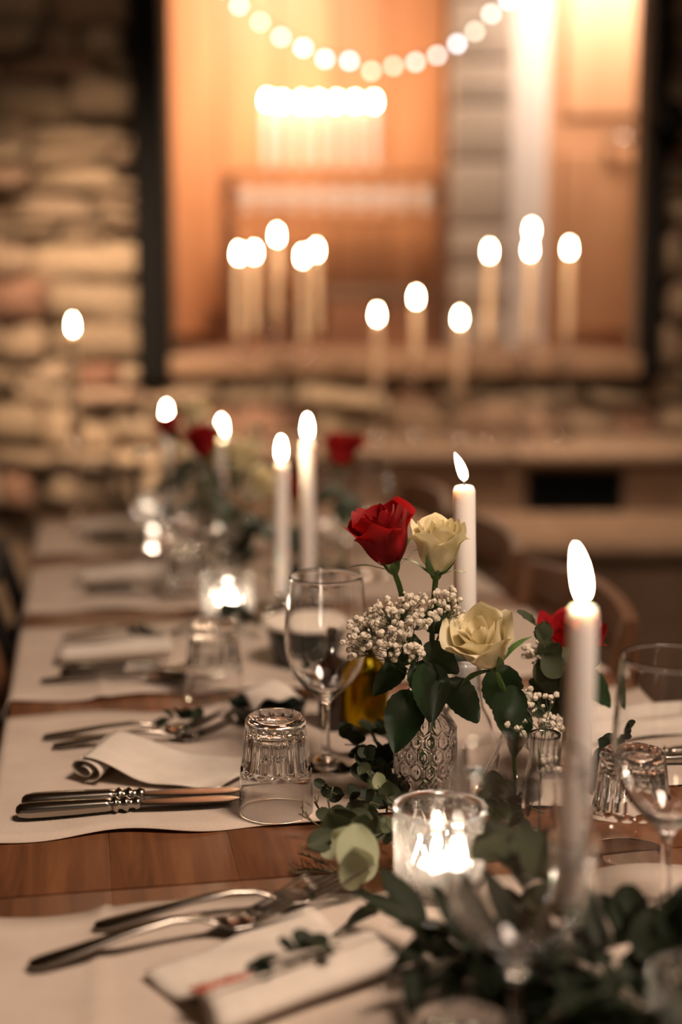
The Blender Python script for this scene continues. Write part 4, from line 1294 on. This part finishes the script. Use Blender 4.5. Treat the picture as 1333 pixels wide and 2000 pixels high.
def knife(label, p0, p1, z=MZ, tilt=0.0, grp='silver table knives'):
    d = Vector(p1) - Vector(p0)
    t = thing('table_knife', label, 'knife', (p0[0], p0[1], z), math.atan2(d.y, d.x), grp)
    t.rotation_euler.x = tilt
    t.scale = (1, 1.12, 1.2)
    obj('handle', KN[0], 'silver', t); obj('bolster', KN[1], 'silver', t); obj('blade', KN[2], 'blade_steel', t)
def fork_parts():
    h = MB(); h.loft(loft_flat([(0.0, 0.002, 0.002, 0.0030), (0.002, 0.0065, 0.0036, 0.0030), (0.010, 0.0088, 0.0040, 0.0036), (0.03, 0.0078, 0.0040, 0.0060), (0.07, 0.0048, 0.0042, 0.0115), (0.10, 0.0036, 0.0046, 0.0135), (0.118, 0.0034, 0.0044, 0.0110), (0.130, 0.0050, 0.0034, 0.0065), (0.138, 0.0110, 0.0026, 0.0040)]))
    hd = MB(); hd.loft(loft_flat([(0.136, 0.0095, 0.0026, 0.0046), (0.142, 0.0125, 0.0024, 0.0030), (0.152, 0.0128, 0.0022, 0.0030), (0.160, 0.0126, 0.0021, 0.0046)]))
    ti = MB(); ti.loft(loft_flat([(0.158, 0.0022, 0.0021, 0.0042), (0.172, 0.0019, 0.0020, 0.0085), (0.188, 0.0016, 0.0018, 0.0150), (0.200, 0.0012, 0.0015, 0.0205), (0.206, 0.0006, 0.0010, 0.0235)]))
    return h.mesh('handle', True), hd.mesh('head', True), ti.mesh('tine', True)
FK = fork_parts()
def fork(label, p0, p1, z=MZ, grp='silver forks', s=1.0, pitch=0.0):
    d = Vector(p1) - Vector(p0)
    t = thing('table_fork', label, 'fork', (p0[0], p0[1], z), 0, grp)
    t.rotation_euler = (0, -pitch, math.atan2(d.y, d.x))
    t.scale = (s,) * 3
    obj('handle', FK[0], 'silver', t); hd_ = obj('head', FK[1], 'silver', t)
    for k in range(4):
        obj('tine', FK[2], 'silver', hd_, (0, (k - 1.5) * 0.0069, 0))
def spoon_parts():
    b = MB()
    def fn(u, v):
        a = v * 2 * PI
        r = u
        x = 0.165 + 0.028 * r * math.cos(a); y = 0.0185 * r * math.sin(a) * (1 - 0.12 * math.cos(a))
        return (x, y, 0.0015 + 0.0075 * r * r)
    b.grid(8, 25, fn)
    return b.mesh('spoon_bowl', True, recalc=False)
SPB = spoon_parts()
def spoon(label, p0, p1, z=MZ, grp='silver spoons'):
    d = Vector(p1) - Vector(p0)
    t = thing('table_spoon', label, 'spoon', (p0[0], p0[1], z), math.atan2(d.y, d.x), grp)
    obj('handle', FK[0], 'silver', t)
    o = obj('spoon_bowl', SPB, 'silver', t); o.modifiers.new('t', 'SOLIDIFY').thickness = 0.0012
# second place (sharp)
knife('sharp silver knife nearest the edge of the runner by the tumbler', (-0.312, 1.297), (-0.114, 1.335))
knife('sharp silver knife behind its twin, below the rolled napkin', (-0.312, 1.322), (-0.105, 1.360))
fork('fork with its handle to the left, behind the rolled napkin', (-0.335, 1.535), (-0.190, 1.560))
fork('fork with its head beside the rolled napkin, nearer the camera', (-0.318, 1.503), (-0.180, 1.532))
# nearest place
fork('nearest blurred fork, its handle starting at the lower left', (-0.234, 0.994), (-0.040, 1.076), MZ + 0.001, s=1.12, pitch=0.03)
fork('blurred fork crossing behind the nearest fork', (-0.196, 1.058), (0.012, 1.118), MZ + 0.001, s=1.12, pitch=0.03)
# third place
knife('blurred knife at the front of the third runner', (-0.365, 1.785), (-0.170, 1.80))
knife('blurred knife behind its twin on the third runner', (-0.362, 1.808), (-0.165, 1.825))
spoon('blurred spoon with a bright bowl left of the blurred tumbler', (-0.385, 1.762), (-0.21, 1.768))
fork('blurred fork at the back of the third runner', (-0.40, 1.985), (-0.25, 2.01))
# right side of the table
knife('knife on the right runner behind the upturned tumbler, nearer one', (0.425, 1.455), (0.245, 1.420))
knife('knife on the right runner behind the upturned tumbler, farther one', (0.440, 1.482), (0.262, 1.448))
# fourth place
knife('blurred knife on the fourth runner from the camera', (-0.42, 2.28), (-0.25, 2.30))
knife('blurred knife on the far-end runner', (-0.50, 2.75), (-0.3, 2.77))

# ------------------------------------------------------------------ napkins
def spiral_roll(label, p0, p1, r0, r1, seed, ink, tail=0.0, sprig_on=False, turns=2.2, flat=0.72, z=MZ):
    p0 = Vector((p0[0], p0[1], z)); p1 = Vector((p1[0], p1[1], z))
    d = (p1 - p0); ln = d.length
    t = thing('rolled_napkin', label, 'napkin', p0, math.atan2(d.y, d.x), 'rolled napkins')
    mb = MB()
    na = 64
    def fn(u, v):
        a = v * turns * 2 * PI
        R = (r0 * (1 - u) + r1 * u) * (1 + 0.06 * math.sin(u * 7 + seed))
        rr = R * (1 - 0.72 * v)
        x = u * ln - 0.006 * math.sin(a) * (1 - u)
        y = rr * math.sin(-a) * 1.25
        zz = R * flat + rr * flat * -math.cos(a)
        if v < 0.0001: zz = 0.0
        return (x, y, max(0.0012, zz + 0.0012))
    mb.grid(15, na, fn)
    o = obj('cloth_roll', mb.mesh('cloth_roll', True, recalc=False), 'napkin', t)
    o.modifiers.new('t', 'SOLIDIFY').thickness = 0.0012
    if tail:
        tb_ = MB(); sg = 1 if tail > 0 else -1
        def fn2(u, v):
            R_ = r0 * (1 - u) + r1 * u
            x = u * ln * (1 + 0.10 * v)
            y = sg * v * abs(tail) * (0.9 + 0.2 * u)
            tt = min(1, v / 0.55)
            zz = 2 * R_ * flat * (1 - tt * tt * (3 - 2 * tt)) + 0.0025 + 0.0035 * abs(math.sin(v * 6 + u * 4 + seed)) * v
            return (x, y, zz)
        tb_.grid(15, 25, fn2)
        o2 = obj('cloth_tail', tb_.mesh('cloth_tail', True, recalc=False), 'napkin', t)
        o2.modifiers.new('t', 'SOLIDIFY').thickness = 0.0012
    # handwriting-like printed line along the top of the roll
    if ink:
        st = MB(); rng = random.Random(seed)
        m, x0, x1, yy, amp = ink
        pts = []
        for k in range(60):
            u = k / 59
            x = x0 + (x1 - x0) * u
            R = (r0 * (1 - x / ln) + r1 * x / ln) * (1 + 0.06 * math.sin(x / ln * 7 + seed))
            y = yy + amp * math.sin(u * 46) * (0.6 + 0.4 * math.sin(u * 13))
            q = max(-1, min(1, y / (R * 1.25)))
            zz = R * flat + R * flat * math.sqrt(1 - q * q) * 0.985 + 0.0022
            pts.append((x + amp * 0.5 * math.cos(u * 46), y, zz))
        st.tube(pts, 0.0007 if m == 'dark_ink' else 0.0014, 5)
        obj('script_line', st.mesh('script_line'), m, t)
    return t
spiral_roll('white rolled napkin showing its coiled end, behind the sharp knives', (-0.264, 1.394), (-0.246, 1.485), 0.0175, 0.016, 1, ('dark_ink', 0.070, 0.080, -0.012, 0.011), -0.16, turns=1.6)
spiral_roll('blurred rolled napkin with red writing at the bottom edge', (-0.092, 0.910), (0.028, 1.000), 0.021, 0.021, 2, ('red_ink', -0.004, 0.052, 0.012, 0.007), 0.10, flat=0.55)
spiral_roll('blurred rolled napkin on the third runner', (-0.375, 1.855), (-0.235, 1.895), 0.017, 0.019, 3, None, 0.08)
spiral_roll('blurred rolled napkin on the fourth runner', (-0.44, 2.36), (-0.30, 2.39), 0.018, 0.020, 4, None, 0.07)
spiral_roll('blurred rolled napkin on the far-end runner', (-0.53, 2.84), (-0.40, 2.87), 0.018, 0.020, 5, None, 0.07)
spiral_roll('folded napkin on the right runner behind the wine glass', (0.40, 1.60), (0.27, 1.57), 0.016, 0.018, 6, None, 0.05)
# small sprigs lying on the napkins
sprig('small dark sprig on the red-lettered napkin', [(0.0, 0.972, 0.784), (-0.020, 0.965, 0.786), (-0.042, 0.955, 0.786), (-0.058, 0.945, 0.784)], 5, 0.017, 'round', 61, 0.9, 0.2, m='willow_leaf', group='sprigs laid on napkins', taper=0.0)
sprig('small dark sprig lying right of the rolled napkin on the second runner', [(-0.155, 1.575, 0.758), (-0.175, 1.58, 0.762), (-0.19, 1.575, 0.766), (-0.205, 1.57, 0.766)], 5, 0.017, 'round', 62, 0.9, 0.5, m='willow_leaf', group='sprigs laid on napkins', taper=0.0)
sprig('small blurred sprig lying on the third runner', [(-0.255, 1.955, 0.758), (-0.27, 1.96, 0.762), (-0.285, 1.955, 0.766), (-0.295, 1.95, 0.766)], 4, 0.017, 'round', 63, 0.9, 0.5, m='willow_leaf', group='sprigs laid on napkins', taper=0.0)

# ------------------------------------------------------------------ things beyond the opening
def alcove_things():
    t = thing('wall_shelf', 'wooden shelf rack in the opening, carrying a row of seven candles', 'shelf', (-0.01, 4.93, 0.98))
    mb = MB(); mb.box((-0.01, 0, 0.636), (0.72, 0.18, 0.026)); obj('upper_board', mb.mesh('upper_board', False, bevel=0.003), 'orange_wood', t)
    mb = MB(); mb.box((-0.01, 0, 0.492), (0.72, 0.18, 0.026)); obj('lower_board', mb.mesh('lower_board', False, bevel=0.003), 'orange_wood', t)
    for x in (-0.37, 0.35):
        mb = MB(); mb.box((x, 0, 0.30), (0.03, 0.18, 0.65)); obj('side_post', mb.mesh('side_post', False, bevel=0.003), 'brown_wood', t)
    names = ('leftmost', 'second from left', 'third from left', 'middle', 'third from right', 'second from right', 'rightmost')
    for i, px in enumerate((527, 556, 592, 624, 658, 694, 729)):
        x = (px - 666.5) / 2777 * 4.9
        candle(x, 4.90, 1.629, 0.195 + 0.006 * (i == 0), '%s candle of the row on the shelf in the opening' % names[i], r=0.013, group='row of candles on the shelf', wax='dull_wax')
    cm = MB(); cm.lathe([(0, 0), (0.022, 0), (0.024, 0.004), (0.030, 0.06), (0.031, 0.072), (0.028, 0.072), (0.026, 0.06), (0.021, 0.008), (0, 0.007)], 24)
    cme = cm.mesh('white_cup', True, sharp=1.0)
    for i in range(9):
        o = obj('white_cup', cme, 'porcelain', None, (-0.315 + i * 0.075, 4.872, 1.4855))
        pos = ('first', 'second', 'third', 'fourth', 'fifth', 'sixth', 'seventh', 'eighth', 'ninth')[i]
        tag(o, '%s white cup from the left on the lower shelf board' % pos, 'cup', 'white cups on the lower shelf board')
    # dark chest under the shelf
    t = thing('dark_chest', 'grey-brown chest under the shelf rack in the opening', 'chest', (0.13, 4.92, 0.98))
    mb = MB(); mb.box((0, 0, 0.11), (0.36, 0.18, 0.22)); obj('chest_body', mb.mesh('chest_body', False, bevel=0.004), 'brown_wood', t)
    mb = MB(); mb.box((0, 0, 0.235), (0.38, 0.19, 0.03)); obj('chest_lid', mb.mesh('chest_lid', False, bevel=0.006), 'bench_stone', t)
    mb = MB(); mb.box((0, -0.094, 0.18), (0.03, 0.01, 0.04)); obj('latch', mb.mesh('latch', False, bevel=0.002), 'black_iron', t)
    # small round wall bracket lamp to the right of the opening
    t = thing('wall_lamp', 'black round lamp on the stones right of the opening', 'lamp', (0.875, 3.955, 1.665))
    mb = MB(); mb.lathe([(0, 0), (0.05, 0), (0.052, 0.012), (0.03, 0.03), (0, 0.034)], 28)
    mb.v = [(x, -z, y) for x, y, z in mb.v]; obj('mount_plate', mb.mesh('mount_plate', True, sharp=0.8), 'black_iron', t)
    mb = MB(); mb.tube(catmull([(0, -0.03, 0), (0, -0.07, 0.0), (0, -0.09, 0.03)]), 0.008, 10); arm_ = obj('arm', mb.mesh('arm'), 'black_iron', t)
    mb = MB(); mb.lathe([(0.012, 0.03), (0.03, 0.02), (0.052, -0.03), (0.055, -0.045), (0.050, -0.045), (0.028, 0.012), (0.010, 0.024)], 28, c=(0, -0.09, 0.03)); obj('lamp_shade', mb.mesh('lamp_shade', True), 'black_iron', arm_)
alcove_things()

# string of fairy lights across the top of the opening
def fairy_lights():
    bulbs_px = [(475, 12), (514, 45), (553, 75), (595, 96), (636, 118), (682, 122), (724, 142), (766, 132), (808, 124), (849, 111), (886, 88), (919, 64), (948, 30), (980, 3)]
    pts = [(-0.266, 1.966), (-0.211, 1.925), (-0.157, 1.887), (-0.099, 1.860), (-0.042, 1.832), (0.022, 1.827), (0.080, 1.801), (0.138, 1.814), (0.196, 1.824), (0.253, 1.841), (0.305, 1.870), (0.351, 1.901), (0.393, 1.945), (0.438, 1.980)]
    Y = 3.88
    ext_l = [(-0.31, 2.01), (-0.35, 2.06), (-0.385, 2.12), (-0.41, 2.19)]
    ext_r = [(0.478, 2.03), (0.515, 2.09), (0.545, 2.15), (0.57, 2.22)]
    allp = list(reversed(ext_l)) + pts + ext_r
    t = thing('string_lights', 'string of small white bulbs sagging across the top of the opening', 'string lights', (0.09, Y, 1.80))
    o0 = Vector((0.09, Y, 1.80))
    wire = [(-0.44, Y, 2.45)] + [(x, Y, z + 0.012) for x, z in allp] + [(0.60, Y, 2.45)]
    mb = MB(); mb.tube(catmull([Vector(p) - o0 for p in wire], 4), 0.0016, 5); obj('wire', mb.mesh('wire'), 'wire', t)
    bm = bmesh.new(); bmesh.ops.create_uvsphere(bm, u_segments=12, v_segments=8, radius=0.0072)
    for f in bm.faces: f.smooth = True
    bme = bpy.data.meshes.new('bulb'); bm.to_mesh(bme); bm.free()
    sm = MB(); sm.lathe([(0, 0.006), (0.0035, 0.006), (0.0035, 0.016), (0, 0.016)], 10); sme = sm.mesh('socket')
    kinds = ['bulb_mid', 'bulb_warm', 'bulb_mid', 'bulb_cool', 'bulb_cool', 'bulb_cool', 'bulb_warm', 'bulb_warm', 'bulb_mid', 'bulb_mid', 'bulb_cool', 'bulb_warm', 'bulb_mid', 'bulb_cool']
    for i, (x, z) in enumerate(allp):
        k = kinds[(i - 4) % 14]
        p = Vector((x, Y, z)) - o0
        obj('bulb', bme, k, t, p); obj('socket', sme, 'wire', t, p)
    # two hooks that carry the string
fairy_lights()
